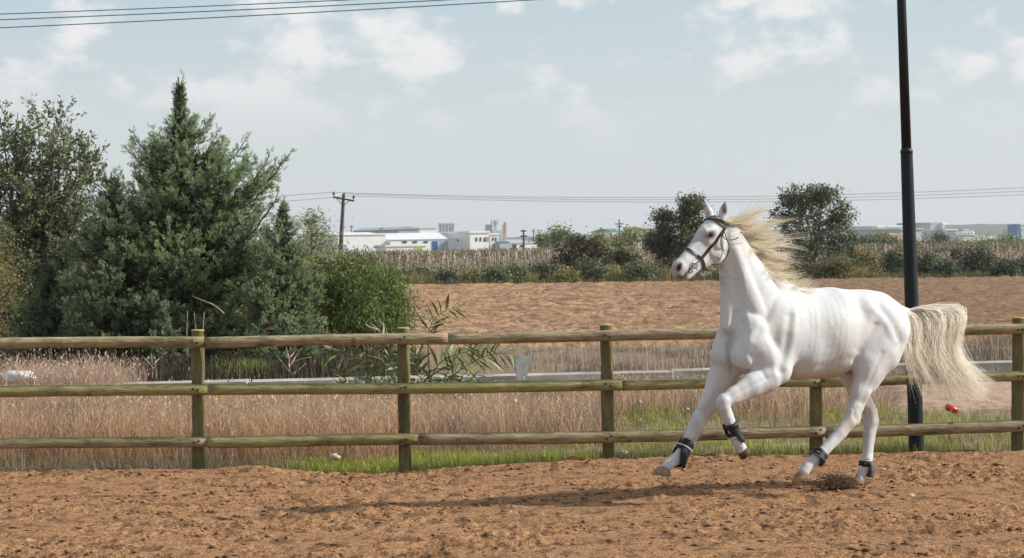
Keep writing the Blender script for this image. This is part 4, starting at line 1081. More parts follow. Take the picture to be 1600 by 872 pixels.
# ================================================================ VEGETATION
LEAF_GAIN = 2.1
def unit(v): return v / (np.linalg.norm(v, axis=-1, keepdims=True) + 1e-12)
def rand_unit(r, n): return unit(r.standard_normal((n, 3)))
def blades(name, px, d, h, w, cols, seed, lean=0.25, wind=-0.06, label=None, tipcol=1.15, zfn=zg, curve=0.35, heads=None):
    """a patch of grass blades: arrays px, d (distance), h, w, cols(n,3)"""
    r = np.random.default_rng(seed); n = len(px)
    x = np.array([(p - CX) for p in px]) / F_PX * d
    z = zfn(x, d); base = np.stack([x, d, z - 0.03], -1)
    az = r.random(n) * 2 * math.pi; side = np.stack([np.cos(az), np.sin(az) * .5, 0 * az], -1)
    ld = r.random(n) * 2 * math.pi; lean_v = np.stack([np.cos(ld), np.sin(ld), 0 * ld], -1) * (r.random(n) * lean)[:, None] + np.array([wind, 0, 0])
    H = h[:, None]; up = np.array([0, 0, 1.0])
    p1 = base + H * .5 * up + H * lean_v * .35 + .015 * up
    p2 = base + H * (1 - curve * (np.linalg.norm(lean_v, axis=1)[:, None])) * up + H * lean_v
    W = w[:, None] * side * .5
    V = np.stack([base - W, base + W, p1 - W * .8, p1 + W * .8, p2], 1)
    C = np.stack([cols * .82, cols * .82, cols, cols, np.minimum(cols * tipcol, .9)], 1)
    b = (np.arange(n) * 5)[:, None]
    T = [np.concatenate([b + np.array([[0, 1, 3]]), b + np.array([[0, 3, 2]]), b + np.array([[2, 3, 4]])], 0)]
    V = V.reshape(-1, 3); C = C.reshape(-1, 3)
    if heads is not None:           # little seed heads: (index mask, size)
        mk, sz = heads; t = p2[mk]; m = len(t); s = sz * (0.6 + .8 * r.random(m))[:, None]
        hx = rand_unit(r, m) * s * .5; dn = unit(lean_v[mk] + up * .8) * s * 1.9
        hv = np.stack([t - dn * .3 - 0 * hx, t + hx + dn * .3, t + dn, t - hx + dn * .3], 1).reshape(-1, 3)
        o = len(V) + (np.arange(m) * 4)[:, None]
        T.append(np.concatenate([o + np.array([[0, 1, 2]]), o + np.array([[0, 2, 3]])], 0))
        V = np.vstack([V, hv]); C = np.vstack([C, np.repeat(np.minimum(cols[mk] * 1.15, .9), 4, 0)])
    me = mesh_np(name, V, np.concatenate(T, 0)); set_color(me, 'col', C)
    o = link(name, me, m_blade); tag(o, label, None, None, 'stuff'); return o
def palette(r, n, pal, jit=.12):
    pal = np.array(pal); c = pal[r.integers(0, len(pal), n)]
    return np.clip(c * (1 + jit * r.standard_normal((n, 1))) * (1 + .05 * r.standard_normal((n, 3))), .005, .9)
m_blade = mat_attr('grass_blades', rough=0.7, spec=0.2, transl=0.3)
m_leaf = mat_attr('foliage', rough=0.6, spec=0.25, transl=0.25)
gr = np.random.default_rng(11)
DRY = [(.36, .25, .165), (.30, .205, .135), (.42, .31, .21), (.25, .175, .125), (.33, .225, .165), (.46, .36, .26), (.20, .15, .115)]
def cap_h(px, d, ytop): return 2.0 - (ytop - hy(px)) / F_PX * d
# tall dry grass behind the fence
n = 74000
px = gr.uniform(-420, 1400, n); d = 22.6 + (33.2 - 22.6) * gr.random(n) ** 1.25
dmin = np.interp(px, [-420, 400, 470, 900, 960, 1380, 1400], [22.4, 22.4, 22.85, 23.7, 27.2, 27.4, 30.5])
patch = fbm2(px / 60., d * 1.2, 3, 41)
keep = (d > dmin - .5 * (patch - .5)) & (gr.random(n) < .35 + 1.1 * sm(patch, .3, .55))
px, d, patch = px[keep], d[keep], patch[keep]
ycap = np.interp(px, [-420, 150, 230, 900, 960, 1400], [598, 600, 606, 606, 576, 590]) + 30 * (fbm2(px / 38., d * 2, 3, 43) - .5) * 2
h = np.minimum(.66, np.maximum(.10, cap_h(px, d, ycap))) * (0.62 + .5 * gr.random(len(px)))
c = palette(gr, len(px), DRY) * (0.85 + .4 * patch)[:, None]
c = np.where((fbm2(px / 90., d * .8, 3, 47) > .56)[:, None], c * np.array([.78, .84, .98]), c)
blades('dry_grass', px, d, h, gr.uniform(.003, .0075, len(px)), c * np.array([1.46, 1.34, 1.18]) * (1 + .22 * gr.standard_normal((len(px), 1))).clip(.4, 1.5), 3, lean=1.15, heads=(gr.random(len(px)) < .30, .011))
n = 4500
px = gr.uniform(-420, 480, n); d = 22.25 + .55 * gr.random(n)
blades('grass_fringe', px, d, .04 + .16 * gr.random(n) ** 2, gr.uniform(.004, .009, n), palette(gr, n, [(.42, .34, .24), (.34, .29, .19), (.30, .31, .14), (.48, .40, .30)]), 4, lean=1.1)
n = 1500
px = gr.uniform(-420, 1380, n); d = np.where(px < 960, gr.uniform(23.4, 27, n), gr.uniform(27.4, 30, n))
blades('bent_stalks', px, d, np.maximum(.2, cap_h(px, d, np.interp(px, [-420, 960, 1400], [597, 597, 570]) + 16 * gr.standard_normal(n))), gr.uniform(.005, .009, n), palette(gr, n, [(.66, .54, .40), (.58, .46, .33), (.48, .40, .30)]), 17, lean=1.5, curve=.5, heads=(gr.random(n) < .6, .02))
# frizzy taller grass at the far left, and scrub beyond the channel
n = 16000
px = gr.uniform(-300, 225, n); d = gr.uniform(33, 37.2, n); patch = fbm2(px / 55., d, 3, 53)
keep = gr.random(n) < sm(patch, .32, .6) * np.interp(px, [170, 225], [1, .3]); px, d, patch = px[keep], d[keep], patch[keep]
h = np.maximum(.1, cap_h(px, d, 558 + 22 * gr.standard_normal(len(px)) * .6)) * (.5 + .55 * gr.random(len(px)))
blades('frizzy_grass', px, d, h, gr.uniform(.006, .011, len(px)), palette(gr, len(px), [(.50, .36, .27), (.58, .45, .35), (.38, .27, .20), (.54, .38, .27)]), 5, lean=.9, heads=(gr.random(len(px)) < .6, .018))
n = 24000
px = gr.uniform(820, 2000, n); d = gr.uniform(36.4, 46, n); patch = fbm2(px / 70., d * .6, 3, 57)
keep = gr.random(n) < sm(patch, .36, .62); px, d = px[keep], d[keep]
h = np.maximum(.08, cap_h(px, d, np.interp(px, [820, 1130, 1480, 1600], [552, 536, 520, 508]) + 12 * gr.standard_normal(len(px)))) * (.35 + .65 * gr.random(len(px)))
blades('weed_scrub', px, d, h * .8, gr.uniform(.005, .011, len(px)), palette(gr, len(px), [(.12, .10, .095), (.17, .13, .11), (.22, .17, .13), (.14, .12, .115), (.33, .26, .19)]), 6, lean=1.1)
n = 300
px = np.r_[gr.uniform(825, 1130, n), gr.uniform(1480, 1900, n), gr.uniform(640, 830, 60)]; m = len(px); d = gr.uniform(36.6, 40, m)
h = np.maximum(.2, cap_h(px, d, np.interp(px, [640, 820, 1130, 1480, 1600], [540, 525, 530, 520, 505]) + 22 * gr.standard_normal(m)))
blades('pale_stalks', px, d, h, gr.uniform(.006, .013, m), palette(gr, m, [(.50, .40, .30), (.42, .33, .25), (.56, .46, .36)]), 8, lean=.18, tipcol=1.05)
# short green grass
GREEN = [(.47, .56, .06), (.46, .53, .08), (.27, .33, .06), (.46, .50, .12), (.32, .34, .10), (.46, .41, .18)]
n = 70000
px = gr.uniform(380, 2100, n); d = 22.2 + 6.4 * gr.random(n) ** 1.15
x = (px - CX) / F_PX * d; fy = fence_y(x)
dmax = np.interp(px, [380, 470, 640, 930, 980, 1380, 2100], [22.5, 22.95, 23.3, 24.4, 28.6, 28.3, 28.4])
patch = fbm2(x * 1.3, d * .9, 4, 61)
front = np.interp(px, [380, 440, 520, 2100], [.35, .12, -.06, -.04])
d = np.where(gr.random(n) < .22, np.interp(px, [380, 470, 2100], [22.45, 22.25, 22.5]) + 1.0 * gr.random(n), d)
keep = (d > fy + front - .12 * (patch - .5)) & (d < dmax + 1.2 * (patch - .5)) & (gr.random(n) < sm(patch, .36, .60) * np.where(d > 24.2, .75, 1.0) + .06)
px, d, x, patch = px[keep], d[keep], x[keep], patch[keep]
h = (.045 + .085 * gr.random(len(px))) * (.65 + .8 * patch) * np.interp(d, [22, 23.6, 25, 28], [1, .9, .72, 1.15])
c = palette(gr, len(px), GREEN, .18); dryf = sm(fbm2(x * 2.2 + 4, d * 1.7, 3, 66), .44, .60)[:, None] * .85 * sm(px, 560, 980)[:, None]
c = c * (1 - dryf) + np.array([.30, .25, .14]) * dryf
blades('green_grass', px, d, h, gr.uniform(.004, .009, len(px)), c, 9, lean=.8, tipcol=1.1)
n = 6000
px = gr.uniform(1370, 2100, n); d = gr.uniform(31.0, 34.2, n)
blades('sparse_dry_grass', px, d, gr.uniform(.06, .30, n), gr.uniform(.006, .010, n), palette(gr, n, DRY), 10, lean=.5)
n = 700
px = np.r_[gr.normal(382, 22, n), gr.normal(1000, 60, n // 2)]; d = np.r_[gr.uniform(37, 38.2, n), gr.uniform(27.2, 28.5, n // 2)]
blades('green_tuft', px, d, np.r_[gr.uniform(.15, .40, n), gr.uniform(.08, .22, n // 2)], gr.uniform(.008, .015, len(px)), palette(gr, len(px), [(.20, .27, .06), (.26, .32, .08), (.30, .32, .12)]), 12, lean=.7)

n = 6500
px = gr.uniform(-60, 655, n); d = gr.uniform(36.0, 41.5, n)
blades('shade_undergrowth', px, d, gr.uniform(.12, .5, n), gr.uniform(.012, .022, n), palette(gr, n, [(.055, .05, .035), (.09, .07, .05), (.14, .11, .08), (.045, .045, .03)], .2), 14, lean=.7)  # weeds coloured dark, standing in for the shade under the trees
# ---------------------------------------------------------------- leaf clouds
def leaf_mesh(name, P, size, cols, r, aspect=.45, droop=0.0, dirs=None, fold=True, jit=1.0):
    """diamond leaves at points P"""
    n = len(P); D = rand_unit(r, n) * jit if dirs is None else unit(dirs + jit * .5 * rand_unit(r, n))
    D = unit(D + np.array([0, 0, -droop])); S = unit(np.cross(D, rand_unit(r, n)))
    s = size[:, None] if hasattr(size, '__len__') else size
    V = np.stack([P, P + D * s * .5 + S * s * aspect * .5, P + D * s, P + D * s * .5 - S * s * aspect * .5], 1).reshape(-1, 3)
    b = (np.arange(n) * 4)[:, None]
    me = mesh_np(name, V, np.concatenate([b + np.array([[0, 1, 2]]), b + np.array([[0, 2, 3]])], 0))
    set_color(me, 'col', np.clip(np.repeat(cols, 4, 0) * LEAF_GAIN, 0, .9)); return me
m_bark = mat_noise('grey_bark', [(0.3, (0.06, 0.05, 0.04)), (0.7, (0.17, 0.145, 0.115))], scale=14, detail=7, stretch=(1, 1, .25), rough=.95, bump=.6, bump_dist=.02)
m_palebark = mat_noise('pale_bark', [(0.3, (0.20, 0.17, 0.14)), (0.7, (0.38, 0.33, 0.27))], scale=10, detail=6, stretch=(1, 1, .25), rough=.9)
def limb_path(a, b, r, bend=.12, n=7):
    t = np.linspace(0, 1, n)[:, None]; L = np.linalg.norm(b - a)
    off = rand_unit(r, 1)[0] * L * bend
    return a + (b - a) * t + off * (np.sin(t * math.pi)) + np.array([0, 0, -1]) * L * .04 * np.sin(t * math.pi)
def broad_tree(name, label, base, blobs, ncl, lpc, leaf, pal, seed, trunk=.12, cat='tree', group=None, cluster=.28, aspect=.45, droop=.2,
               twigs=60, bark=None, dark=.55, shell=.35, flat=1.0, jit=.15, stems=1, hue=None):
    """blobs: [(dx, dy, dz, rx, ry, rz, weight)] crown lobes relative to the base"""
    r = np.random.default_rng(seed); root = empty(name, tuple(base)); tag(root, label, cat, group)
    base = np.asarray(base, float); B = np.array(blobs, float); wt = B[:, 6] / B[:, 6].sum()
    k = r.choice(len(B), ncl, p=wt); u = rand_unit(r, ncl) * (r.random(ncl) ** shell)[:, None]
    C = base + B[k, :3] + u * B[k, 3:6]; C = C[C[:, 2] > base[2] + .05]; ncl = len(C)
    # limbs to the lobes, twigs to the clusters
    mb = MB(); top = base + np.array([0, 0, B[:, 2].max() * .85])
    forks = []
    for s in range(stems):
        off = np.array([r.normal() * .12 * stems, r.normal() * .1 * stems, 0]) * (stems > 1)
        tip = base + B[s % len(B), :3] * np.array([.7, .7, .9])
        P = limb_path(base + off - [0, 0, .1], tip, r, .08, 9); mb.tube(P, np.linspace(trunk, trunk * .3, 9) / math.sqrt(stems), 8); forks.append(P)
    F = np.vstack(forks)
    for b in B:
        tgt = base + b[:3]; near = F[np.argmin(np.linalg.norm(F - tgt, axis=1) + (F[:, 2] > tgt[2]) * 2)]
        if np.linalg.norm(tgt - near) > .15:
            P = limb_path(near, tgt, r, .12); mb.tube(P, np.linspace(trunk * .45, trunk * .12, 7), 6); F = np.vstack([F, P])
    for i in r.choice(ncl, min(twigs, ncl), replace=False):
        near = F[np.argmin(np.linalg.norm(F - C[i], axis=1) + (F[:, 2] > C[i][2]) * .5)]
        mb.tube(limb_path(near, C[i], r, .1, 5), np.linspace(trunk * .14, trunk * .03, 5), 4, caps=False)
    link('trunk', mb.mesh('trunk', True), bark or m_bark, root)
    cnt = r.poisson(lpc, ncl); idx = np.repeat(np.arange(ncl), cnt); n = len(idx)
    csz = cluster * r.uniform(.6, 1.35, ncl)
    P = C[idx] + r.standard_normal((n, 3)) * csz[idx][:, None] * np.array([.5, .5, .38 * flat])
    cc = palette(r, ncl, pal, jit); tone = r.uniform(dark, 1.25, ncl); c = cc[idx] * tone[idx][:, None] * (1 + .18 * r.standard_normal((n, 1)))
    c = np.clip(c, .004, .8)
    me = leaf_mesh('crown', P, leaf * r.uniform(.6, 1.3, n), c, r, aspect, droop)
    link('crown', me, m_leaf, root); return root
def B_(px, py, Y, py_base, rx, ry=None, w=1.0, rz=None, dy=0.0):
    """lobe given by photo pixels: centre, radii in px"""
    m = Y / F_PX; return (px, py, dy, rx * m, (ry if False else rx) * m * .8, (rz or rx) * m, w)
def tree_px(name, label, px, pyb, Y, lobes, **kw):
    base = at(px, pyb, Y); base[2] = kw.pop('z', -.05)
    bl = []
    for (x, y, rx, rz, w) in lobes:
        c = at(x, y, Y) - base; m = Y / F_PX
        bl.append((c[0], np.random.default_rng(int(x + y)).normal() * rx * m * .3, c[2], rx * m, max(rx, .7 * rz) * m * .85, rz * m, w))
    return broad_tree(name, label, base, bl, **kw)
# airy broadleaf tree at the left edge
def twig_tree(name, label, px, Y, tips, seed, leaf, pal, per=15, nb=10, nt=8, lean=.5, z=-.05, blen=.34, trunk=.05, cat='tree', twig=.42):
    """tips: main limb ends in photo px (x, y, depth offset)"""
    r = np.random.default_rng(seed); b = at(px, hy(px) + 2 * F_PX / Y, Y); b[2] = z
    root = empty(name, tuple(b)); tag(root, label, cat); mb = MB(); P, D = [], []
    for (x, y, dy) in tips:
        e = at(x, y, Y + dy); st = b + np.array([r.normal() * .12, r.normal() * .12, 0]); L = np.linalg.norm(e - st)
        M = limb_path(st, e, r, .07, 12); mb.tube(M, np.linspace(trunk, .007, 12), 5, caps=False)
        for i in range(nb):
            s0 = .30 + .70 * (i + r.random()) / nb; k = min(int(s0 * 11), 10); o = M[k]; md = unit(M[min(k + 1, 11)] - M[k])
            bd = unit(md * .8 + rand_unit(r, 1)[0] * .9 + np.array([0, 0, .25])); bl = L * blen * r.uniform(.5, 1.1) * (1.15 - .75 * s0)
            Bp = limb_path(o, o + bd * bl, r, .1, 7); mb.tube(Bp, np.linspace(.012, .004, 7), 3, caps=False)
            for j in range(nt):
                k2 = r.integers(2, 7); td = unit(bd * .7 + rand_unit(r, 1)[0] * .9 + np.array([0, 0, .2])); tl = twig * r.uniform(.5, 1.1)
                T0 = Bp[k2]; mb.tube([T0, T0 + td * tl * .5, T0 + td * tl], [.005, .004, .002], 3, caps=False)
                for q in range(per):
                    P.append(T0 + td * tl * r.uniform(.1, 1.05) + r.normal(size=3) * .03); D.append(td + rand_unit(r, 1)[0] * .9)
    P = np.array(P); n = len(P); c = palette(r, n, pal, .25)
    link('trunk', mb.mesh('trunk', True), m_bark, root)
    link('crown', leaf_mesh('crown', P, leaf * r.uniform(.6, 1.25, n), c, r, .46, .0, dirs=np.array(D), jit=.6), m_leaf, root); return root
_tr = np.random.default_rng(310)
_tips = [(x, y, _tr.normal() * .5) for x, y in ((0, 182), (28, 176), (58, 178), (84, 190), (104, 192), (128, 238), (148, 262), (112, 215), (-30, 190), (-60, 230), (15, 215), (70, 225), (96, 250), (122, 290), (138, 320), (40, 260), (0, 270), (70, 300), (100, 340), (20, 330), (130, 380), (60, 370), (110, 420), (-30, 300), (-70, 330), (30, 420), (80, 440), (10, 380), (-50, 420), (140, 430), (60, 480), (120, 490), (0, 470))]
twig_tree('broadleaf_tree', 'airy broadleaf tree with fine twigs at the left edge beside the tall conifer', 35, 46.0, _tips, 31, .092,
          [(.085, .10, .05), (.065, .085, .04), (.12, .13, .07), (.10, .11, .06), (.075, .09, .045)])
tree_px('brownish_tree', 'brownish green feathery tree cut off by the left edge of the view', -25, 592, 43.0,
        [(-20, 400, 48, 60, 1), (-10, 470, 44, 50, 1), (-60, 430, 60, 80, 1.2), (-20, 540, 50, 40, .8)],
        ncl=240, lpc=60, leaf=.06, pal=[(.13, .11, .045), (.10, .095, .04), (.16, .13, .06)], seed=32, trunk=.1, cluster=.26, aspect=.22)
# ---- conifers with dense plumes
PL_N = 20
_pr = np.random.default_rng(77)
_t = _pr.random(PL_N) ** .8; _a = _pr.random(PL_N) * 2 * math.pi
_PB = np.stack([np.cos(_a) * .10 * (1 - _t * .6), np.sin(_a) * .10 * (1 - _t * .6), _t * .9], -1)
_PD = unit(np.stack([np.cos(_a) * .75, np.sin(_a) * .75, .75 + 0 * _a], -1) + .25 * _pr.standard_normal((PL_N, 3)))
_PL = .34 * (1 - .5 * _t) * _pr.uniform(.7, 1.2, PL_N)
_PS = unit(np.cross(_PD, _pr.standard_normal((PL_N, 3)))) * .062
PLV = np.stack([_PB - _PS, _PB + _PS, _PB + _PD * _PL[:, None]], 1)       # (N,3,3)
def plumes(P, D, size, cols, r):
    n = len(P); Z = unit(D); X = unit(np.cross(Z, rand_unit(r, n))); Y = np.cross(Z, X)
    M = np.stack([X, Y, Z], -1) * size[:, None, None]
    V = np.einsum('nij,kvj->nkvi', M, PLV) + P[:, None, None, :]
    C = np.broadcast_to(cols[:, None, None, :], V.shape) * np.array([.62, .62, 1.3])[None, None, :, None]  # needle tips painted lighter than their bases, as if lit
    T = np.arange(n * PL_N * 3).reshape(-1, 3)
    return V.reshape(-1, 3), T, C.reshape(-1, 3)
def conifer(label, px, Y, ytop, env, nbr, seed, size=.2, pal=None, zb=-.05, side=None, step=.12, dens=1.0):
    """env: [(row, half width px left, half width px right)] silhouette"""
    r = np.random.default_rng(seed); m = Y / F_PX
    base = at(px, hy(px) + 2 * F_PX / Y, Y); base[2] = zb; H = at(px, ytop, Y)[2] - zb
    root = empty('conifer', tuple(base)); tag(root, label, 'conifer', None)
    ez = [at(px, e[0], Y)[2] - zb for e in env][::-1]; el = [e[1] * m for e in env][::-1]; er = [e[2] * m for e in env][::-1]
    mb = MB(); tz = np.linspace(0, H * .97, 16); sway = np.cumsum(r.normal(size=(16, 2)) * .012, 0)
    TP = np.stack([base[0] + sway[:, 0], base[1] + sway[:, 1], zb + tz], -1); mb.tube(TP, np.linspace(.13, .012, 16) * H / 4.8, 8)
    P, D, S, C = [], [], [], []
    pal = pal or [(.086, .116, .058), (.056, .082, .052)]
    hue = np.array(pal[0])
    def foxtail(Q, w0, w1, s0, dn, tone):
        """plumes lying along a shoot and pointing to its tip"""
        k = len(Q)
        for i in range(k):
            f = i / max(k - 1, 1)
            if f < s0: continue
            tv = unit(Q[min(i + 1, k - 1)] - Q[max(i - 1, 0)]); sp = w0 + (w1 - w0) * f
            for q in range(r.poisson(dn) + (3 if i == k - 1 else 0)):
                rad = rand_unit(r, 1)[0]; rad = rad - tv * np.dot(rad, tv)
                P.append(Q[i] + rad * sp * r.random() ** .5 + tv * r.normal() * .03); D.append(tv * 1.1 + rad * .75 + np.array([0, 0, .15]))
                S.append(size * r.uniform(.6, 1.05) * (1 - .35 * f) * min(1, .45 + w0 * 4)); g = r.random()
                c = hue * tone * r.uniform(.82, 1.2) * (.26 + 1.02 * f)  # lit tips and shaded inner foliage painted into the plume colour
                if g < .10: c = c * np.array([1.25, 1.02, .72])
                C.append(c)
    for b in range(nbr):
        t = (b + r.random()) / nbr; hz_ = H * (.03 + .95 * t ** .92); az = b * 2.39996 + r.normal() * .5
        L = np.interp(hz_ + .25, ez, el) if math.cos(az) < 0 else np.interp(hz_ + .25, ez, er)
        L = max(.05, L * (r.uniform(.5, .86) if r.random() > .25 else r.uniform(.9, 1.1))); up_ = r.uniform(.12, .42) + .50 * t ** 1.5; L *= 1.12
        dirv = np.array([math.cos(az), math.sin(az), 0]); k = max(5, int(L / step) + 2); ss = np.linspace(0, 1, k)
        st = np.array([np.interp(hz_ * .95, tz, TP[:, 0]), np.interp(hz_ * .95, tz, TP[:, 1]), zb + hz_ * .95])
        zz_ = L * up_ * (.30 * ss + .62 * ss ** 2.6) - L * .06 * np.sin(ss * math.pi)
        Q = st + dirv * (L * (ss - .12 * ss ** 3))[:, None] + np.array([0, 0, 1]) * zz_[:, None] + r.normal(size=(k, 3)) * .012
        mb.tube(Q, np.linspace(.028, .006, k) * (.4 + L / 2), 4, caps=False); tone = r.uniform(.75, 1.2)
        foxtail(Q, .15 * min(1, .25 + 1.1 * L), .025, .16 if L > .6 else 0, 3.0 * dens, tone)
        if L > .45:
            for q in range(int(L * 7.5)):
                f0 = r.uniform(.25, .92); k0 = int(f0 * (k - 1)); sd = unit(np.cross(dirv, [0, 0, 1.0])) * (1 if q % 2 else -1); ln = L * .34 * (1.05 - f0 * .85) * r.uniform(.7, 1.2) + .06
                e = np.array([0, 0, ln * r.uniform(.25, .8)]) + sd * ln * .75 + dirv * ln * .65; m_ = max(3, int(ln / step) + 2); u_ = np.linspace(0, 1, m_)[:, None]
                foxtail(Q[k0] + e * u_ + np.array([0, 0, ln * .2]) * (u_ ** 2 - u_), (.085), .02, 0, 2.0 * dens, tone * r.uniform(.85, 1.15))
    for q in range(9):
        z_ = H * (.92 + .075 * q / 9); P.append(base + [r.normal() * .02, r.normal() * .02, z_]); D.append(np.array([r.normal() * .3, r.normal() * .3, 1])); S.append(size * (.62 - .035 * q)); C.append(np.array(pal[0]))
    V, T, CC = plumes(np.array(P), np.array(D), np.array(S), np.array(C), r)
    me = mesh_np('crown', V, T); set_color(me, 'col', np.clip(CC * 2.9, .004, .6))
    link('trunk', mb.mesh('trunk', True), m_bark, root); link('crown', me, m_leaf, root); return root
conifer('tallest blue-green conifer with a pointed spire top left of the utility pole', 292, 40.5, 106,
        [(112, 2, 2), (135, 9, 10), (155, 22, 26), (170, 26, 46), (190, 34, 38), (215, 84, 60), (232, 84, 116), (255, 78, 120), (275, 92, 158), (320, 116, 164), (380, 146, 176), (450, 166, 186), (520, 170, 180), (590, 140, 150)], 300, 5)
conifer('shorter conifer with an upright tip leaning against the right of the tallest one', 447, 39.2, 304,
        [(304, 4, 4), (330, 30, 26), (370, 60, 42), (430, 90, 60), (480, 96, 68), (530, 100, 74), (590, 90, 80)], 150, 6, size=.18)
conifer('dark conifer with a blunt top on the left side of the tallest one', 192, 39.6, 258,
        [(258, 14, 10), (285, 40, 40), (330, 58, 60), (400, 84, 80), (470, 104, 90), (530, 112, 90), (590, 110, 100)], 190, 7, size=.2,
        pal=[(.072, .092, .050), (.048, .066, .036), (.075, .095, .05)])
conifer('low dark conifer filling the gap behind the fence at far left', 88, 40.6, 405,
        [(405, 14, 14), (440, 40, 40), (490, 70, 60), (540, 80, 70), (590, 90, 80)], 110, 8, size=.19, pal=[(.060, .080, .044), (.056, .074, .04), (.075, .09, .05)])
conifer('pale tipped young conifer at the foot of the tallest one by the second post', 262, 38.3, 470,
        [(470, 6, 6), (500, 22, 22), (540, 34, 34), (590, 40, 40)], 44, 9, size=.17, pal=[(.11, .135, .078), (.085, .11, .06), (.12, .13, .07)])
# ---- feathery bush right of the conifers, pale tree behind it
tree_px('feathery_bush', 'round feathery green bush right of the conifers in front of the utility pole', 560, 592, 42.0,
        [(545, 440, 50, 42, 1.3), (600, 455, 36, 38, 1), (500, 450, 46, 50, 1), (570, 500, 66, 40, 1.5), (520, 520, 60, 40, 1), (612, 510, 28, 40, .8), (560, 418, 34, 20, .5)],
        ncl=430, lpc=66, leaf=.10, pal=[(.072, .105, .026), (.056, .085, .022), (.088, .112, .034), (.10, .105, .034), (.042, .062, .02)], seed=36, cat='bush', trunk=.07, cluster=.30, aspect=.17, droop=.8, twigs=80, stems=4)
tree_px('slender_tree', 'slender pale green tree rising between the conifers and the utility pole', 488, 560, 52.0,
        [(487, 350, 20, 20, .8), (500, 382, 22, 28, 1), (470, 400, 30, 40, 1.2), (495, 440, 30, 50, 1)],
        ncl=130, lpc=20, leaf=.13, pal=[(.13, .15, .07), (.10, .125, .055), (.16, .17, .09)], seed=37, trunk=.06, cluster=.28, aspect=.16, droop=.5, twigs=90)
# ---- trees and shrubs along the far edge of the field
EUC = [(.060, .068, .036), (.048, .055, .03), (.09, .095, .05), (.075, .075, .042)]
tree_px('field_tree', 'dense dark tree standing behind the horse\'s head at the far field edge', 1060, 441, 125.0,
        [(1040, 340, 22, 20, 1), (1080, 322, 26, 20, 1.2), (1060, 368, 40, 30, 1.8), (1085, 350, 26, 24, 1), (1032, 382, 22, 22, .8), (1062, 405, 44, 28, 1.4)],
        ncl=330, lpc=40, leaf=.15, pal=EUC, seed=41, trunk=.20, cluster=.36, twigs=110, aspect=.5, shell=.45, dark=.5, bark=m_palebark)
tree_px('field_tree', 'tall round-headed dark tree above the horse\'s mane at the far field edge', 1272, 441, 126.0,
        [(1240, 308, 26, 22, 1.1), (1285, 306, 30, 20, 1.1), (1262, 340, 48, 30, 1.8), (1310, 340, 22, 26, 1), (1225, 345, 20, 22, .7), (1270, 375, 56, 26, 1.6), (1315, 380, 26, 20, .8), (1280, 410, 72, 26, 1.8), (1225, 405, 30, 30, .8)],
        ncl=420, lpc=40, leaf=.15, pal=EUC, seed=42, trunk=.20, cluster=.35, twigs=150, aspect=.5, shell=.45, dark=.5, stems=3, bark=m_palebark)
tree_px('round_bush', 'dark rounded bush in front of the vineyard left of the horse\'s head', 910, 432, 128.5,
        [(895, 398, 28, 20, 1), (925, 396, 28, 18, 1), (910, 408, 44, 16, 1.2), (908, 382, 20, 10, .4)],
        ncl=130, lpc=44, leaf=.17, pal=[(.040, .034, .02), (.03, .028, .018), (.055, .045, .025)], seed=43, trunk=.15, cluster=.5, cat='bush', twigs=20)
SH = [(655, 436, 34, 18, 'g'), (700, 438, 24, 12, 'd'), (742, 434, 22, 10, 'y'), (772, 434, 24, 12, 'g'), (806, 430, 20, 12, 'g'), (846, 429, 34, 15, 'd'), (885, 431, 18, 9, 'y'), (922, 427, 36, 16, 'g'),
      (958, 431, 18, 10, 'y'), (975, 418, 30, 22, 'b'), (1003, 427, 32, 14, 'g'), (1040, 429, 20, 10, 'g'), (1150, 430, 40, 14, 'g'), (1200, 430, 26, 12, 'g'), (1252, 428, 16, 22, 'y'), (1305, 424, 34, 14, 'b'), (1350, 415, 26, 22, 'y'),
      (1395, 416, 30, 20, 'd'), (1446, 418, 30, 18, 'd'), (1478, 424, 22, 14, 'd'), (1520, 413, 42, 24, 'd'), (1568, 424, 26, 14, 'd'), (1604, 422, 30, 14, 'd'), (1660, 420, 40, 18, 'd')]
SHL = {'g': 'grey green', 'd': 'dark green', 'y': 'yellowish', 'b': 'olive brown'}
PALS = {'g': [(.075, .092, .045), (.095, .11, .055), (.06, .075, .04)], 'd': [(.042, .056, .033), (.055, .07, .038), (.034, .045, .03)], 'y': [(.15, .14, .05), (.11, .115, .04), (.18, .15, .07)], 'b': [(.09, .085, .04), (.07, .07, .035)]}
WHERE = ['leftmost of the row at the field edge beside the feathery bush', 'second from the left at the field edge', 'low at the field edge between two green ones', 'at the field edge below the blue warehouse door',
         'at the field edge below the white factory', 'broad at the field edge below the small round bush', 'small between two shrubs under the round dark bush', 'broad at the field edge under the round dark bush', 'small at the field edge right of the round dark bush',
         'tall behind the row between the round bush and the horse\'s head', 'at the field edge just left of the horse\'s nose', 'at the field edge beside the horse\'s muzzle', 'behind the horse\'s neck at the field edge', 'behind the horse\'s mane at the field edge',
         'upright below the tall round-headed tree', 'at the right foot of the tall round-headed tree', 'upright between the round-headed tree and the steel pole', 'at the field edge just left of the steel pole', 'at the field edge just right of the steel pole',
         'small between two dark shrubs right of the steel pole', 'largest of those right of the steel pole', 'low right of the largest shrub by the pole', 'at the right edge of the view by the field', 'beyond the right edge of the view']
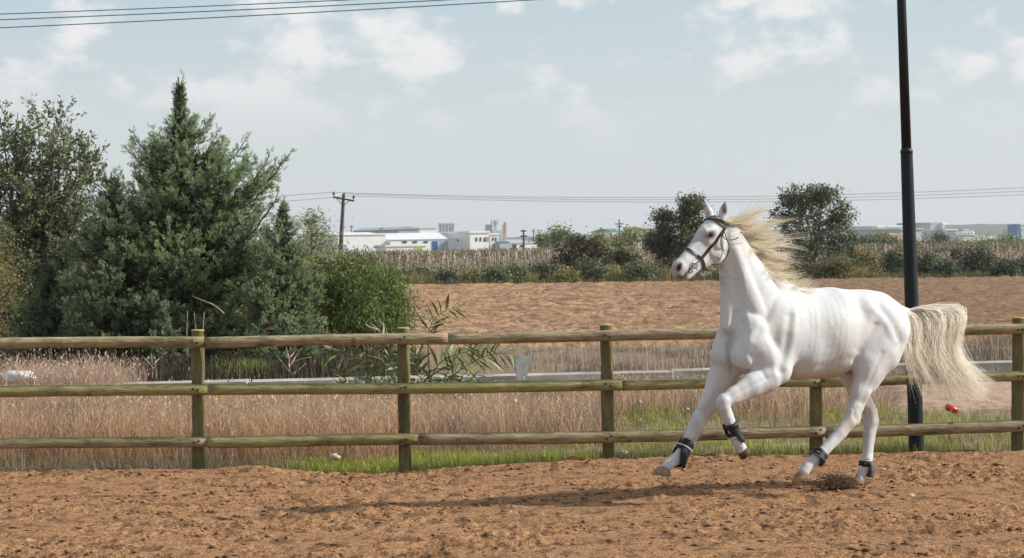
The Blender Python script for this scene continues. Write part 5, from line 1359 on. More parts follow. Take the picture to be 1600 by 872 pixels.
for i, (x, y, rx, rz, k) in enumerate(SH):
    if x > 1640: continue
    rx *= .95; rz *= 1.22; y -= rz * .10
    Y = 119.0 + (i % 3) * 1.6 + (6 if rz > 20 else 0); yb = hy(x) + 2 * F_PX / Y
    tree_px('field_shrub', SHL[k] + ' shrub ' + WHERE[i], x, yb, Y, [(x - rx * .4, y + 3, rx * .6, rz * .9, 1), (x + rx * .35, y + 4, rx * .65, rz * .8, 1), (x, y - rz * .2, rx * .6, rz * .8, 1), (x, min(y + rz, yb - 4), rx * .9, rz * .6, .9)],
            ncl=int(30 + rx * rz * .11), lpc=34, leaf=.15, pal=PALS[k], seed=200 + i, trunk=.06, cluster=.42, cat='shrub', twigs=10, group='shrubs along the far field edge')
n = 2600; px = np.concatenate([gr.normal(c_, 9, 330) for c_ in (655, 790, 826, 884, 962, 1046, 1232, 1340)]); d = gr.uniform(120, 126, len(px))
blades('autumn_weeds', px, d, gr.uniform(.3, .95, len(px)), gr.uniform(.03, .07, len(px)), palette(gr, len(px), [(.32, .23, .09), (.38, .26, .11), (.27, .23, .09), (.22, .21, .09)]), 16, lean=.6)
# weeds at the foot of the shrubs
n = 9000; px = gr.uniform(560, 1800, n); d = gr.uniform(117, 127, n)
blades('field_edge_grass', px, d, gr.uniform(.08, .40, n), gr.uniform(.03, .07, n), palette(gr, n, [(.14, .13, .06), (.20, .165, .08), (.09, .10, .045), (.24, .18, .10)]), 15, lean=.5)
# far pale trees by the buildings
FT = [(872, 366, 18, 13, 330, 'p'), (898, 374, 12, 9, 330, 'p'), (938, 374, 14, 10, 340, 'y'), (966, 376, 16, 10, 350, 'p'), (987, 368, 12, 12, 345, 'y'), (850, 374, 10, 8, 335, 'p'), (1018, 372, 12, 12, 300, 'p'),
      (1378, 370, 10, 8, 420, 'y'), (1470, 372, 8, 7, 430, 'd'), (1580, 374, 16, 9, 400, 'p'), (1548, 378, 20, 6, 400, 'p'), (1500, 380, 26, 5, 380, 'p'), (1390, 381, 32, 7, 300, 'b'), (1352, 380, 20, 7, 300, 'd'), (1455, 383, 34, 6, 310, 'b')]
FL = ['pale tree right of the white factory, left of the round bush', 'small pale tree just right of the larger one beside the factory', 'pale yellowish tree above the right half of the round dark bush', 'pale grey green tree in front of the radio mast',
      'yellow green tree just right of the radio mast', 'little pale bush at the right end of the factory sheds', 'pale tree half hidden left of the dark tree behind the horse\'s head', 'small yellowish tree left of the steel pole by the far white sheds',
      'small dark tree right of the steel pole among the far blocks', 'pale tree at the right edge below the hills', 'wide pale thicket near the right edge below the hills', 'low pale thicket right of the steel pole', 'olive thicket above the vines just left of the steel pole',
      'dark thicket right of the tall round-headed tree above the vines', 'brown thicket above the vines right of the steel pole']
FP = {'p': [(.13, .15, .075), (.10, .125, .06)], 'y': [(.17, .16, .07), (.13, .14, .06)], 'd': [(.04, .06, .035), (.05, .07, .04)], 'b': [(.09, .075, .045), (.075, .075, .04)]}
for i, (x, y, rx, rz, Y, k) in enumerate(FT):
    yb = hy(x) + 2 * F_PX / Y
    tree_px('distant_tree', FL[i], x, yb, Y, [(x - rx * .3, y, rx * .7, rz, 1), (x + rx * .35, y + 2, rx * .65, rz * .8, 1), (x, y + rz * .7, rx, rz * .7, .9)],
            ncl=70, lpc=16, leaf=.42, pal=FP[k], seed=300 + i, trunk=.16, cluster=1.0, cat='tree', twigs=8, group='pale trees by the far buildings')
# ---- vineyard
m_stake = mat_noise('weathered_stake', [(0.3, (0.36, 0.30, 0.25)), (0.7, (0.60, 0.53, 0.46))], scale=1.5)
vr = np.random.default_rng(91)
mb = MB(); mb.tube([[0, 0, -.1], [0, 0, .9], [0, 0, 1.58]], [.034, .031, .028], 5); stake_me = mb.mesh('stake', True); stake_me.materials.append(m_stake)
for k in range(13):
    Y = 131 + 6.0 * k + (k > 6) * (k - 6) * 9
    x0, x1 = wx(540, Y), wx((1120, 1100, 1340)[k] if k < 3 else 1660, Y); root = empty('vine_row', ((x0 + x1) / 2, Y, 0))
    tag(root, ('nearest', 'second', 'third', 'fourth', 'fifth', 'sixth', 'seventh', 'eighth', 'ninth', 'tenth', 'eleventh', 'twelfth', 'farthest')[k] + ' row of autumn vines on pale stakes, counted from the field shrubs', 'vine row', 'rows of staked vines beyond the field')
    n = int((x1 - x0) * (85 if k < 6 else 90)); x = vr.uniform(x0, x1, n); z = np.where(vr.random(n) < .62, vr.normal(1.32, .12, n), vr.uniform(.2, 1.4, n)); z = np.clip(z, .1, 1.55)
    dens = fbm2(x * .35, np.full(n, k * 3.3), 3, 95); keep = vr.random(n) < .15 + 1.2 * sm(dens, .35, .6); x, z = x[keep], z[keep]; n = len(x)
    P = np.stack([x, Y + vr.normal(size=n) * .25, z], -1)
    c = palette(vr, n, [(.105, .082, .06), (.125, .095, .07), (.085, .09, .04), (.12, .12, .05), (.15, .115, .09), (.06, .055, .04)], .2)
    c = np.where((z < 1.15)[:, None], c * np.array([.9, .72, .75]), c)
    link('vine_foliage', leaf_mesh('vine_foliage', P, vr.uniform(.07, .16, n) * (1 if k < 6 else 1.25), c, vr, .7, .4), m_leaf, root)
    if k < 9:
        m = [46, 46, 40, 36, 30, 24, 18, 12, 9][k]
        for i in range(m):
            s = bpy.data.objects.new('stake', stake_me); COL.objects.link(s); s.parent = root
            s.location = ((x0 + (x1 - x0) * (i + vr.random() * .9) / m) - (x0 + x1) / 2, vr.normal() * .1, 0); s.rotation_euler = (vr.normal() * .03, vr.normal() * .04, 0); s.scale = (1, 1, vr.uniform(.8, 1.06))
    if k < 8:
        mbt = MB()
        for xx in np.arange(x0, x1, 1.3):
            xx += vr.normal() * .1; mbt.tube([[xx, Y, -.1], [xx + vr.normal() * .05, Y, .4], [xx + vr.normal() * .1, Y, .9]], [.03, .025, .02], 4, caps=False)
        tag(link('vine_stock', mbt.mesh('vine_stock'), m_bark, root), kind='stuff')

# ---- long-leaved saplings in front of the channel: every leaf a piece
m_longleaf = mat_noise('long_leaf', [(0.3, (0.11, 0.16, 0.035)), (0.6, (0.18, 0.23, 0.055)), (0.8, (0.29, 0.31, 0.10))], scale=2.0, rough=.45, spec=.4)
m_paleleaf = mat_noise('pale_long_leaf', [(0.3, (0.10, 0.14, 0.05)), (0.7, (0.18, 0.21, 0.085))], scale=2.0, rough=.5, spec=.4)
m_stem = mat_plain('green_stem', (0.10, 0.10, 0.045), rough=.7)
LEAFM = []
for k in range(4):
    r = np.random.default_rng(400 + k); V = []; t = np.linspace(0, 1, 7); w = .075 * np.sin(np.clip(t, .02, .98) * math.pi) ** .8; cur = r.uniform(-.25, .25); drp = r.uniform(.05, .35)
    for a, b in zip(t, w):
        c = np.array([a, cur * a * a, -drp * a * a]); V += [c + [0, -b, .0], c + [0, 0, -.012], c + [0, b, 0]]
    Q = [[3 * i + j, 3 * i + 3 + j, 3 * i + 4 + j, 3 * i + 1 + j] for i in range(6) for j in (0, 1)]
    me = mesh_np('leaf', np.array(V), np.array(Q), True); LEAFM.append(me)
    me2 = me.copy(); me.materials.append(m_longleaf); me2.materials.append(m_paleleaf); LEAFM.append(me2)
def sapling(label, base_px, Y, stems, seed, pale=.2, leaf=.28, pitch=.0235):
    r = np.random.default_rng(seed); b = at(base_px, hy(base_px) + 2 * F_PX / Y, Y); b[2] = 0
    root = empty('leafy_sapling', tuple(b)); tag(root, label, 'sapling')
    nleaf = 0; sh = []
    for st in stems:
        P = np.array([at(x, y, Y + dy) for x, y, dy in st[0]]); n = 16; P = smooth_line(resample(P, n), 2)
        mb = MB(); mb.tube(P, np.linspace(st[1], .003, n), 5); sh.append(mb)
        L = np.linalg.norm(np.diff(P, axis=0), axis=1).sum(); m = int(L * (1 - st[2]) / pitch)
        for i in range(m):
            s = st[2] + (1 - st[2]) * (i + r.random() * .5) / max(m, 1); f = min(s * (n - 1), n - 1.01); k = int(f); p = P[k] + (P[k + 1] - P[k]) * (f - k)
            tv = unit(P[min(k + 1, n - 1)] - P[max(k - 1, 0)]); sd = unit(np.cross(tv, [0, 1, .15])) * (1 if i % 2 else -1)
            dv = unit(tv * r.uniform(.35, 1.0) + sd * r.uniform(.35, .9) + np.array([0, r.normal() * .5, 0]) + np.array([0, 0, -.25 * r.random()]))
            q = Vector(dv).to_track_quat('X', 'Z') @ __import__('mathutils').Quaternion((1, 0, 0), r.normal() * .7)
            o = bpy.data.objects.new('leaf', LEAFM[2 * r.integers(0, 4) + (r.random() < pale)]); COL.objects.link(o); o.parent = root
            o.rotation_mode = 'QUATERNION'; o.rotation_quaternion = q; o.location = Vector(p - b); sc = leaf * r.uniform(.6, 1.2) * (1 - .35 * (s > .92)); o.scale = (sc, sc * .88, sc); nleaf += 1
    for mb in sh: link('stem', mb.mesh('stem', True), m_stem, root)
sapling('long-leaved green sapling behind the third fence post with a sprig above the top rail', 655, 31.2, [
    ([(668, 650, 0), (672, 590, .1), (668, 540, 0), (670, 505, -.1), (690, 485, 0), (722, 478, .1)], .012, .52),
    ([(670, 640, 0), (690, 600, .2), (730, 570, .1), (765, 552, 0), (800, 552, -.1)], .010, .12),
    ([(668, 640, 0), (672, 590, -.2), (690, 560, -.3), (735, 548, -.2), (775, 540, -.1)], .010, .15),
    ([(665, 645, 0), (690, 615, -.1), (730, 600, 0), (745, 585, .1)], .008, .1),
    ([(662, 650, 0), (690, 630, .1), (730, 612, 0), (760, 598, .1)], .007, .25),
    ([(664, 650, 0), (660, 600, .1), (650, 560, 0), (648, 540, 0)], .008, .2), ([(670, 645, 0), (700, 580, .2), (720, 545, .1), (740, 535, 0)], .009, .2), ([(664, 650, 0), (690, 640, 0), (715, 628, .1)], .006, .2)], 501, pale=.12)
sapling('paler long-leaved sapling left of the third fence post in front of the bush', 592, 32.0, [
    ([(600, 650, 0), (590, 600, .1), (570, 560, 0), (520, 548, -.1), (500, 556, 0)], .009, .22),
    ([(600, 648, 0), (600, 600, -.1), (605, 560, 0), (618, 535, .1)], .010, .2),
    ([(602, 650, 0), (585, 615, 0), (560, 598, .1), (530, 592, 0)], .008, .2),
    ([(604, 650, 0), (622, 600, .1), (630, 560, .2), (626, 545, .2)], .009, .2),
    ([(598, 650, 0), (560, 625, .1), (535, 615, .2)], .007, .3)], 502, pale=.55)
# ---- bare twigs
m_twig = mat_plain('dead_wood', (0.36, 0.28, 0.21), rough=.9, var=.3)
def bare(name, label, polys, r, d, cat):
    root = empty(name, tuple(at(polys[0][0][0], polys[0][0][1], d))); tag(root, label, cat)
    for pl in polys:
        P = smooth_line(resample(np.array([at(x, y, d + random.uniform(-.15, .15)) for x, y in pl]), 8), 1); mb = MB(); mb.tube(P, np.linspace(r, r * .3, 8), 5)
        link('branch', mb.mesh('branch', True), m_twig, root)
bare('dead_shrub', 'bare dead shrub with forked pale branches in front of the conifers', [[(452, 592), (452, 560), (447, 543)], [(452, 575), (462, 556), (472, 543)], [(453, 582), (440, 566), (433, 556)], [(458, 566), (474, 560), (486, 558)], [(452, 560), (462, 548), (462, 540)], [(453, 588), (470, 575), (478, 568)]], .016, 36.6, 'shrub')
bare('broken_branch', 'broken pale branch sticking up behind the top rail near the third post', [[(606, 540), (596, 520), (578, 504)], [(598, 524), (600, 508), (592, 500)], [(590, 515), (578, 512), (570, 506)]], .02, 33.5, 'branch')
bare('dead_shrub', 'pale dead stems standing in the dark under the tallest conifer', [[(292, 560), (292, 510), (293, 486)], [(308, 560), (306, 512), (303, 487)], [(318, 560), (317, 520), (319, 488)], [(350, 490), (335, 476), (312, 468), (300, 462)]], .014, 37.6, 'stems')
bare('dry_weed', 'pale dry branching weed beside the second post above the middle rail', [[(238, 592), (238, 568), (236, 552)], [(244, 592), (243, 570), (242, 556)], [(240, 576), (228, 562), (222, 556)], [(240, 570), (250, 558), (262, 550)]], .012, 35.6, 'weed')
# ================================================================ FAR BUILDINGS
m_white = mat_noise('white_cladding', [(0.3, (0.80, 0.80, 0.79)), (0.7, (0.88, 0.88, 0.87))], scale=.3, rough=.6)
m_wgrey = mat_plain('grey_cladding', (0.42, 0.45, 0.48), rough=.6, var=.08, scale=.3)
m_roofl = mat_plain('pale_roof', (0.68, 0.68, 0.68), rough=.5, var=.06, scale=.2)
m_roofg = mat_plain('grey_roof', (0.36, 0.38, 0.40), rough=.6, var=.1, scale=.2)
m_blue = mat_plain('blue_door_paint', (0.02, 0.13, 0.30), rough=.5)
m_lime = mat_plain('lime_green_paint', (0.35, 0.55, 0.05), rough=.6)
m_glass = mat_plain('dark_window_glass', (0.03, 0.05, 0.07), rough=.15, spec=.6)
m_silo = mat_plain('galvanised_silo', (0.45, 0.47, 0.48), rough=.5, var=.12, scale=.5)
m_terra = mat_plain('ochre_wall', (0.42, 0.30, 0.22), rough=.8)
m_teal = mat_plain('teal_roof', (0.10, 0.24, 0.28), rough=.6)
def zat(px, py, Y): return at(px, py, Y)[2]
def part_box(name, par, x0, x1, y0, y1, z0, z1, mat):
    mb = MB(); mb.box((min(x0, x1), y0, z0), (max(x0, x1), y1, z1)); return link(name, mb.mesh(name), mat, par)
def shed(label, p0, p1, ye, yr, Y, depth, wall, roof, cat='warehouse', flat=False, ridge_along=True, over=.25, yaw=.40):
    """walls px p0..p1, eaves row ye, ridge row yr"""
    x0, x1 = at(p0, ye, Y)[0], at(p1, ye, Y)[0]; ze = zat((p0 + p1) / 2, ye, Y); zr = zat((p0 + p1) / 2, yr, Y)
    root = empty('industrial_building', ((x0 + x1) / 2, Y, 0)); tag(root, label, cat); root.rotation_euler = (0, 0, yaw)
    part_box('wall', root, x0, x1, Y, Y + depth, -.2, ze, wall)
    o = over
    if flat: part_box('roof', root, x0 - o, x1 + o, Y - o, Y + depth + o, ze + .004, max(zr, ze + .3), roof)
    else:
        mb = MB()
        if ridge_along: V = [[x0 - o, Y - o, ze], [x1 + o, Y - o, ze], [x1 + o, Y + depth / 2, zr], [x0 - o, Y + depth / 2, zr], [x0 - o, Y + depth + o, ze], [x1 + o, Y + depth + o, ze]]
        else:
            xm = (x0 + x1) / 2; V = [[x0 - o, Y - o, ze], [x0 - o, Y + depth + o, ze], [xm, Y + depth + o, zr], [xm, Y - o, zr], [x1 + o, Y - o, ze], [x1 + o, Y + depth + o, ze]]
        V = np.array(V) + [0, 0, .01]
        Q = [[0, 1, 2, 3], [3, 2, 5, 4], [0, 4, 5, 1]]; T = [[0, 3, 4], [1, 5, 2]]
        if not ridge_along: Q = [[0, 1, 2, 3], [3, 2, 5, 4], [0, 4, 5, 1]]
        mb.add(V, quads=Q, tris=T); link('roof', mb.mesh('roof'), roof, root)
    return root, (x0, x1, ze, zr)
def face(root, name, Y, a, b, c, d, mat, t=.12):
    """a box on the front wall: px a..b, rows c..d"""
    p, q = at(a, c, Y), at(b, d, Y); return part_box(name, root, p[0], q[0], Y - t, Y - .003, max(q[2], -.1), p[2], mat)
BY = 640.0
r, _ = shed('plain white warehouse just right of the utility pole', 526, 605, 367, 362.5, BY, 30, m_white, m_roofl)
face(r, 'door', BY, 534, 541, 382, 396, m_wgrey)
r, _ = shed('long low white warehouse with a blue door', 606, 728, 374, 363.5, BY + 6, 26, m_white, m_roofl, ridge_along=True)
for x in (630, 647, 665): face(r, 'window', BY + 6, x - 3.6, x + 3.6, 377, 379.6, m_glass)
face(r, 'door', BY + 6, 675.5, 685.5, 377, 391, m_blue)
face(r, 'door', BY + 6, 689, 702, 376, 391, m_wgrey)
for x in (727 - 2, 727 - 8): face(r, 'window', BY + 6, x - 1.4, x + 1.4, 374.6, 376.8, m_glass)
r, _ = shed('low white annex with a lime green panel in front of the blue-door warehouse', 601, 668, 385, 382.5, BY - 16, 8, m_white, m_white, flat=True)
face(r, 'panel', BY - 16, 649.5, 662, 386, 393, m_lime)
r, _ = shed('grey gabled hall behind the blue-door warehouse', 622, 655, 358.5, 354, BY + 60, 40, m_wgrey, m_roofg, ridge_along=False)
face(r, 'vent', BY + 60, 631, 642, 354.8, 357, m_glass)
shed('plain white hall behind the blue-door warehouse beside the grey gabled one', 655.5, 682, 357, 355, BY + 70, 30, m_white, m_roofl, flat=True)
r, _ = shed('white factory office with arched windows right of the long warehouse', 733, 765, 364, 361, BY + 3, 22, m_white, m_white, flat=True)
for x in (744, 751, 758): face(r, 'window', BY + 3, x - 1.3, x + 1.3, 371, 377, m_glass)
face(r, 'ornament', BY + 3, 759, 764.5, 370, 377, m_terra)
r, _ = shed('white factory wing with a stepped top beside the silo tower', 765.5, 779, 367, 364.5, BY + 5, 22, m_white, m_white, flat=True)
for x in (770, 775): face(r, 'window', BY + 5, x - 1.2, x + 1.2, 371, 376, m_glass)
face(r, 'door', BY + 5, 770, 774, 381, 391, m_terra)
r, _ = shed('grey shed with a teal roof right of the silo tower', 780, 796, 378, 371, BY + 4, 18, m_wgrey, m_teal)
r, _ = shed('low pale shed at the right end of the factory', 797, 841, 380, 374, BY + 12, 24, m_white, m_roofg)
face(r, 'door', BY + 12, 799, 806, 382, 391, m_glass); face(r, 'window', BY + 12, 812, 818, 383, 386, m_glass)
# silos
def cyl(name, par, x, Y, rad, z0, z1, mat, cone=0, n=14):
    mb = MB(); pts = [[x, Y, z0], [x, Y, z1]]; rr = [rad, rad]
    if cone: pts.append([x, Y, z1 + cone]); rr.append(.15)
    mb.tube(pts, rr, n); return link(name, mb.mesh(name), mat, par)
for i, x in enumerate((687.5, 692.8, 698.1, 703.4, 708.7)):
    Y = BY + 90; X = wx(x, Y) if False else at(x, 360, Y)[0]; root = empty('silo', (X, Y, 0))
    tag(root, ['leftmost', 'second from the left', 'middle', 'second from the right', 'rightmost'][i] + ' of the five grey silos behind the long white warehouse', 'silo', 'grey silos behind the warehouse')
    cyl('tank', root, X, Y, .44, -.1, zat(x, 350, Y), m_silo, 0); cyl('cap', root, X, Y, .46, zat(x, 350, Y) + .004, zat(x, 349.3, Y), m_roofg, .25)
Y = BY + 40; X0 = at(760, 360, Y)[0]; root = empty('silo_tower', (X0, Y, 0)); tag(root, 'pale concrete silo tower with a stack and conveyor frame above the white factory', 'tower')
part_box('bin_block', root, at(753, 0, Y)[0], at(764, 0, Y)[0], Y, Y + 8, -.1, zat(758, 351, Y), m_silo)
part_box('head_house', root, at(764.3, 0, Y)[0], at(781, 0, Y)[0], Y, Y + 8, -.1, zat(772, 360, Y), m_white)
part_box('lift_shaft', root, at(766, 0, Y)[0], at(771, 0, Y)[0], Y + 1, Y + 6, zat(772, 360, Y), zat(768, 345, Y), m_silo)
for x in (763.5, 768, 773): cyl('vent_pipe', root, at(x, 0, Y)[0], Y + 3, .16, zat(x, 352, Y), zat(x, 343, Y), m_silo)
cyl('stack', root, at(784.5, 0, Y)[0], Y + 3, .38, -.1, zat(784, 347, Y), m_terra); cyl('stack', root, at(780.5, 0, Y)[0], Y + 3, .25, -.1, zat(780, 351, Y), m_silo)
# small far poles and mast
def mast(label, x, yt, Y, arms=(), cat='pole'):
    X = at(x, yt, Y)[0]; root = empty('far_pole', (X, Y, 0)); tag(root, label, cat); z = zat(x, yt, Y)
    mb = MB(); mb.tube([[X, Y, -.1], [X, Y, z]], [.22, .13], 6); link('shaft', mb.mesh('shaft'), m_upole, root)
    for (a, w) in arms:
        za = zat(x, a, Y); part_box('crossarm', root, X - w, X + w, Y - .1, Y + .1, za - .12, za + .12, m_upole)
mast('small dark pole with a crossarm in front of the low pale sheds', 818, 359, 420, ((361, .5), (369, .6)))
mast('faint thin pole right of the low pale sheds', 833.5, 357, 800, ((361, .6),))
mast('thin radio mast above the pale trees left of the horse', 967.5, 343, 560, ((350, 1.0), (354, .6)), 'mast')
mast('faint pole beyond the white warehouse right of the utility pole', 549, 352, 800, ((354, .6),))
shed('small teal and white rooftop below the radio mast', 956, 974, 361, 357, 620, 12, m_white, m_teal, 'building')
shed('small ochre rooftop just left of the dark tree behind the horse', 1008, 1024, 358, 354, 620, 12, m_terra, m_terra, 'building')
shed('white wall glimpsed between the pale trees and the dark tree', 996, 1010, 366, 364, 600, 12, m_white, m_roofl, 'building', flat=True)
# right-hand group below the hills
FB = 1500.0
r, (a, b, ze, zr) = shed('long white flat-topped hall left of the steel pole below the hills', 1370, 1412, 355, 352.5, FB, 60, m_white, m_white, flat=True, over=1)
r, _ = shed('low terracotta shed with a white end in front of the long white hall', 1392, 1414, 367, 364, FB - 120, 30, m_terra, m_terra)
r, _ = shed('white hall with a slanted end seen right beside the steel pole', 1404, 1443, 358, 357, FB - 60, 60, m_wgrey, m_white, flat=True, over=1)
r, _ = shed('tall grey block with a white frame right of the steel pole', 1452, 1471, 350, 347.5, FB + 60, 40, m_wgrey, m_wgrey, flat=True, over=.2)
face(r, 'frame', FB + 60, 1471.3, 1473.5, 349, 366, m_white, 3); face(r, 'frame', FB + 60, 1471.3, 1482, 348, 350.6, m_white, 2)
r, _ = shed('pale five-storey block right of the tall grey one', 1476, 1497, 359.5, 358, FB - 30, 40, m_silo, m_white, 'apartment block', flat=True)
for x in (1480, 1484.5, 1489, 1493.5):
    for y in (362, 366, 370): face(r, 'window', FB - 30, x - 1.1, x + 1.1, y - .9, y + .9, m_glass, .3)
r, _ = shed('white stepped block near the right edge below the hills', 1503, 1524, 361, 359.5, FB, 40, m_white, m_wgrey, 'apartment block', flat=True)
for x in (1507, 1513, 1519): face(r, 'window', FB, x - 1.3, x + 1.3, 363.5, 365.5, m_glass, .3)
part_box('roof_hut', r, at(1508, 0, FB)[0], at(1518, 0, FB)[0], FB + 5, FB + 20, zat(1513, 359.4, FB), zat(1513, 357.6, FB), m_wgrey)
shed('low long white shed right of the pale five-storey block', 1500, 1535, 372.5, 371, FB - 160, 30, m_white, m_roofl, flat=True)
shed('low white house row near the right edge', 1528, 1558, 368, 366.5, FB - 60, 30, m_white, m_terra)
r, _ = shed('blue tower shed with a pale annex at the right edge', 1588.5, 1594, 352, 350, FB, 10, m_blue, m_blue, 'tower', flat=True)
shed('pale annex beside the blue tower at the right edge', 1594.5, 1606, 357, 355, FB + 4, 20, m_silo, m_roofl, 'building', flat=True)
shed('low white shed at the foot of the hills left of the long white hall', 1338, 1366, 361, 360, FB + 200, 30, m_wgrey, m_roofl, flat=True)
# ================================================================ SMALL THINGS ON THE GROUND
def lump(name, label, cat, px, py, d, size, mat, seed, sq=(1, 1, .7), rough=.22, z=None, sub=2):
    r = np.random.default_rng(seed); bm = bmesh.new(); bmesh.ops.create_icosphere(bm, subdivisions=sub, radius=1.0)
    c = at(px, py, d)
    for v in bm.verts:
        k = 1 + rough * (vnoise2(np.array([v.co.x * 1.7 + seed]), np.array([v.co.y * 1.7 + v.co.z * 2.3]), seed)[0] - .5) * 2
        v.co = Vector((v.co.x * sq[0] * k * size, v.co.y * sq[1] * k * size, v.co.z * sq[2] * k * size)) + Vector(c)
    o = link(name, bm_mesh(name, bm, True), mat); tag(o, label, cat); return o
m_stone = mat_noise('pale_limestone', [(0.3, (0.42, 0.37, 0.30)), (0.7, (0.62, 0.56, 0.47))], scale=14, rough=.9, bump=.5)
m_plast = mat_plain('white_plastic', (0.75, 0.77, 0.80), rough=.4, var=.1)
m_red = mat_plain('red_can_paint', (0.45, 0.012, 0.02), rough=.3, var=.15)
lump('stone', 'pale limestone beside the horse\'s stretched foreleg in the grass', 'stone', 1093, 692, 24.5, .055, m_stone, 3, (1.2, .9, .75))
lump('stone', 'pale stone at the foot of the dry grass left of the third post', 'stone', 523, 714, 22.85, .05, m_stone, 4, (1.3, .9, .6), .6)
lump('plastic_bag', 'white crumpled plastic bag in the frizzy grass at far left', 'plastic bag', 28, 590, 33.6, .16, m_plast, 5, (1.3, .8, .5), .7)
lump('plastic_litter', 'crushed pale blue-white plastic piece right of the fourth post', 'litter', 972, 709, 22.75, .042, m_plast, 6, (1.2, .8, .7), .5)
c = at(1487, 643, 27.75) + np.array([0, 0, .03]); mb = MB(); ax = unit(np.array([.9, .25, -.38])); mb.tube([c - ax * .075, c - ax * .068, c + ax * .06, c + ax * .07, c + ax * .075], [.03, .04, .04, .034, .028], 12)
tag(link('drink_can', mb.mesh('drink_can', True), m_red), 'red crushed drink can lying on bare earth right of the steel pole', 'can')
m_soil = mat_noise('dug_earth', [(0.3, (0.22, 0.14, 0.09)), (0.7, (0.44, 0.31, 0.22))], scale=7, detail=8, rough=.95, bump=.8, bump_scale=30)
# bare earth heap beyond the grass on the right
sheet('bare_earth', np.arange(wx(1360, 29.5), wx(2100, 29.5), .1), np.arange(28.2, 31.8, .1),
      lambda x, y: -.02 - .10 * (1 - sm(y, 28.2, 28.7)) - .12 * sm(y, 31.3, 31.8) + .16 * sm(y, 28.3, 30.2) * (1 - sm(y, 30.8, 31.7)) * sm(x, wx(1360, 29.5), wx(1420, 29.5)) * (.6 + .8 * fbm2(x * 2.2, y * 2.2, 4, 71)) - .06 * (1 - sm(x, wx(1360, 29.5), wx(1400, 29.5))), m_soil)
# clump of soil thrown by the planted hind hoof
m_clod = mat_noise('damp_soil', [(0.3, (0.035, 0.022, 0.012)), (0.7, (0.11, 0.066, 0.036))], scale=40, rough=1.0)
r = np.random.default_rng(88); cen = J(1312, 750, -.10)
n = 3600; t = r.random(n); P = []
mb = MB()
ico = np.array([[0, 0, 1], [.9, 0, -.3], [-.45, .8, -.3], [-.45, -.8, -.3]]); icf = [[0, 1, 2], [0, 2, 3], [0, 3, 1], [1, 3, 2]]
for i in range(n):
    u = r.normal() * .42; w = abs(r.normal()) * .36
    p = cen + HU * (u * .25 + .02) + np.array([0, r.normal() * .05, 0]) + np.array([0, 0, -.055 + w * .13 * np.interp(u, [-1, .5, 1.2], [.5, 1.2, .9])])
    p[2] = max(p[2], .0)
    mb.add(p + ico * (.003 + .008 * r.random() ** 2.5), tris=icf)
for i in range(70):                                       # bits flying off around the clump
    p = cen + HU * r.normal() * .30 + HN * r.normal() * .08 + np.array([0, 0, -.05 + abs(r.normal()) * .10]); p[2] = max(p[2], .01)
    mb.add(p + ico * r.uniform(.005, .016) * r.uniform(.6, 1.2, (4, 3)), tris=icf)
bm = bmesh.new(); bmesh.ops.create_icosphere(bm, subdivisions=4, radius=1.0)
cv = np.array([v.co[:] for v in bm.verts]); bm.free()
for v_s, v_o, seed_ in ((np.array([.12, .055, .045]), np.array([.0, 0, -.045]), 3), (np.array([.05, .04, .035]), np.array([.06, .01, -.03]), 9)):
    k_ = .65 + .8 * fbm2(cv[:, 0] * 2.2 + cv[:, 2] * 1.7 + seed_, cv[:, 1] * 2.2 - cv[:, 2], 4, seed_) ; q_ = cv * k_[:, None] * v_s
    bm = bmesh.new(); bmesh.ops.create_icosphere(bm, subdivisions=4, radius=1.0); fc_ = np.array([[v.index for v in f.verts] for f in bm.faces]); bm.free()
    w_ = cen + HU * (q_[:, :1] + v_o[0]) + HN * (q_[:, 1:2] + v_o[1]) + np.array([0, 0, 1.0]) * (q_[:, 2:] + v_o[2] + .01)
    mb.add(w_, tris=fc_)
tag(link('kicked_soil', mb.mesh('kicked_soil'), m_clod), 'dark clump of soil kicked up in front of the horse\'s planted hind hoof', 'soil clump')
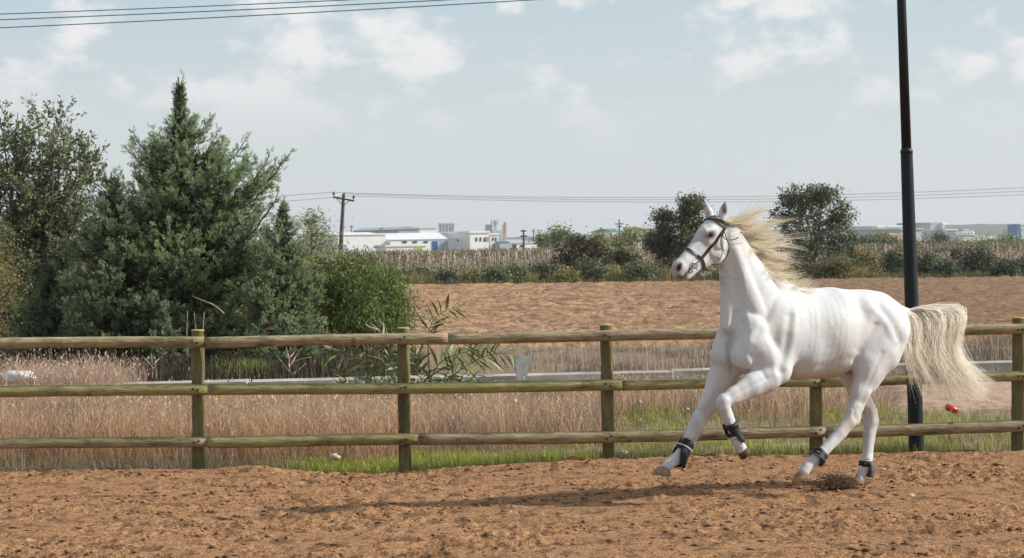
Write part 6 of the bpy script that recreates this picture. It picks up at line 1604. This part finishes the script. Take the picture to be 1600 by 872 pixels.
# loose clods all over the arena
r = np.random.default_rng(89); mb = MB()
n = 5200; x = r.uniform(-5.4, 6.2, n); y = r.uniform(14.7, 22.1, n); dn = fbm2(x * .9, y * 1.3, 2, 12); keep = r.random(n) < sm(dn, .3, .65); x, y = x[keep], y[keep]; z = arena_z(x, y)
oc = unit(np.array([[1, 0, 0], [-1, 0, 0], [0, 1, 0], [0, -1, 0], [0, 0, 1], [0, 0, -1.]])); of = np.array([[0, 2, 4], [2, 1, 4], [1, 3, 4], [3, 0, 4], [2, 0, 5], [1, 2, 5], [3, 1, 5], [0, 3, 5]])
s = .006 + .022 * r.random(len(x)) ** 3; V = oc[None] * (s[:, None, None] * r.uniform(.6, 1.3, (len(x), 6, 1))) * np.array([1.15, 1, .7]) + np.stack([x, y, z + s * .25], -1)[:, None]
F = (of[None] + (np.arange(len(x)) * 6)[:, None, None]).reshape(-1, 3)
tag(link('loose_clods', mesh_np('loose_clods', V.reshape(-1, 3), F, True), m_sand), kind='stuff')
n = 1900; x = r.uniform(-5.4, 6.2, n); y = r.uniform(14.7, 22.1, n); dn = fbm2(x * 1.2 + 7, y * 1.6, 3, 15); keep = r.random(n) < sm(dn, .45, .66); x, y = x[keep], y[keep]; z = arena_z(x, y)
s = .007 + .020 * r.random(len(x)) ** 3; V = oc[None] * (s[:, None, None] * r.uniform(.5, 1.3, (len(x), 6, 1))) * np.array([2.0, 1.1, .42]) + np.stack([x, y, z + s * .2], -1)[:, None]
F = (of[None] + (np.arange(len(x)) * 6)[:, None, None]).reshape(-1, 3)
m_dclod = mat_noise('dark_clods', [(0.3, (0.12, 0.066, 0.036)), (0.7, (0.24, 0.138, 0.076))], scale=30, rough=1.0)  # clods coloured dark, also standing in for small shadows on the sand
tag(link('dark_clods', mesh_np('dark_clods', V.reshape(-1, 3), F, True), m_dclod), kind='stuff')
for i, (px, py, sz, lab) in enumerate(((1424, 775, .028, 'small pale pebble on the sand right of the planted hind hoof'), (1380, 734, .022, 'small pale pebble on the sand right of the hind boots'), (797, 800, .015, 'tiny pale pebble on the open sand in the middle of the arena'), (1565, 798, .015, 'tiny pale pebble near the right edge of the sand'))):
    g = ground_at(px, py); lump('pebble', lab, 'pebble', px, py, g[1], sz, m_stone, 20 + i)
# ---- air
hm = bpy.data.materials.new('pale_haze'); hm.use_nodes = True; nt = hm.node_tree; nt.nodes.clear()
pv = nt.nodes.new('ShaderNodeVolumePrincipled'); ou = nt.nodes.new('ShaderNodeOutputMaterial'); nt.links.new(pv.outputs[0], ou.inputs['Volume'])
pv.inputs['Density'].default_value = 0.00012; pv.inputs['Color'].default_value = (.92, .95, .98, 1); pv.inputs['Anisotropy'].default_value = 0.3
mb = MB(); mb.box((-5400, -180, -1.3), (5400, 6400, 46)); hz_o = link('haze', mb.mesh('haze'), hm); hz_o['kind'] = 'stuff'
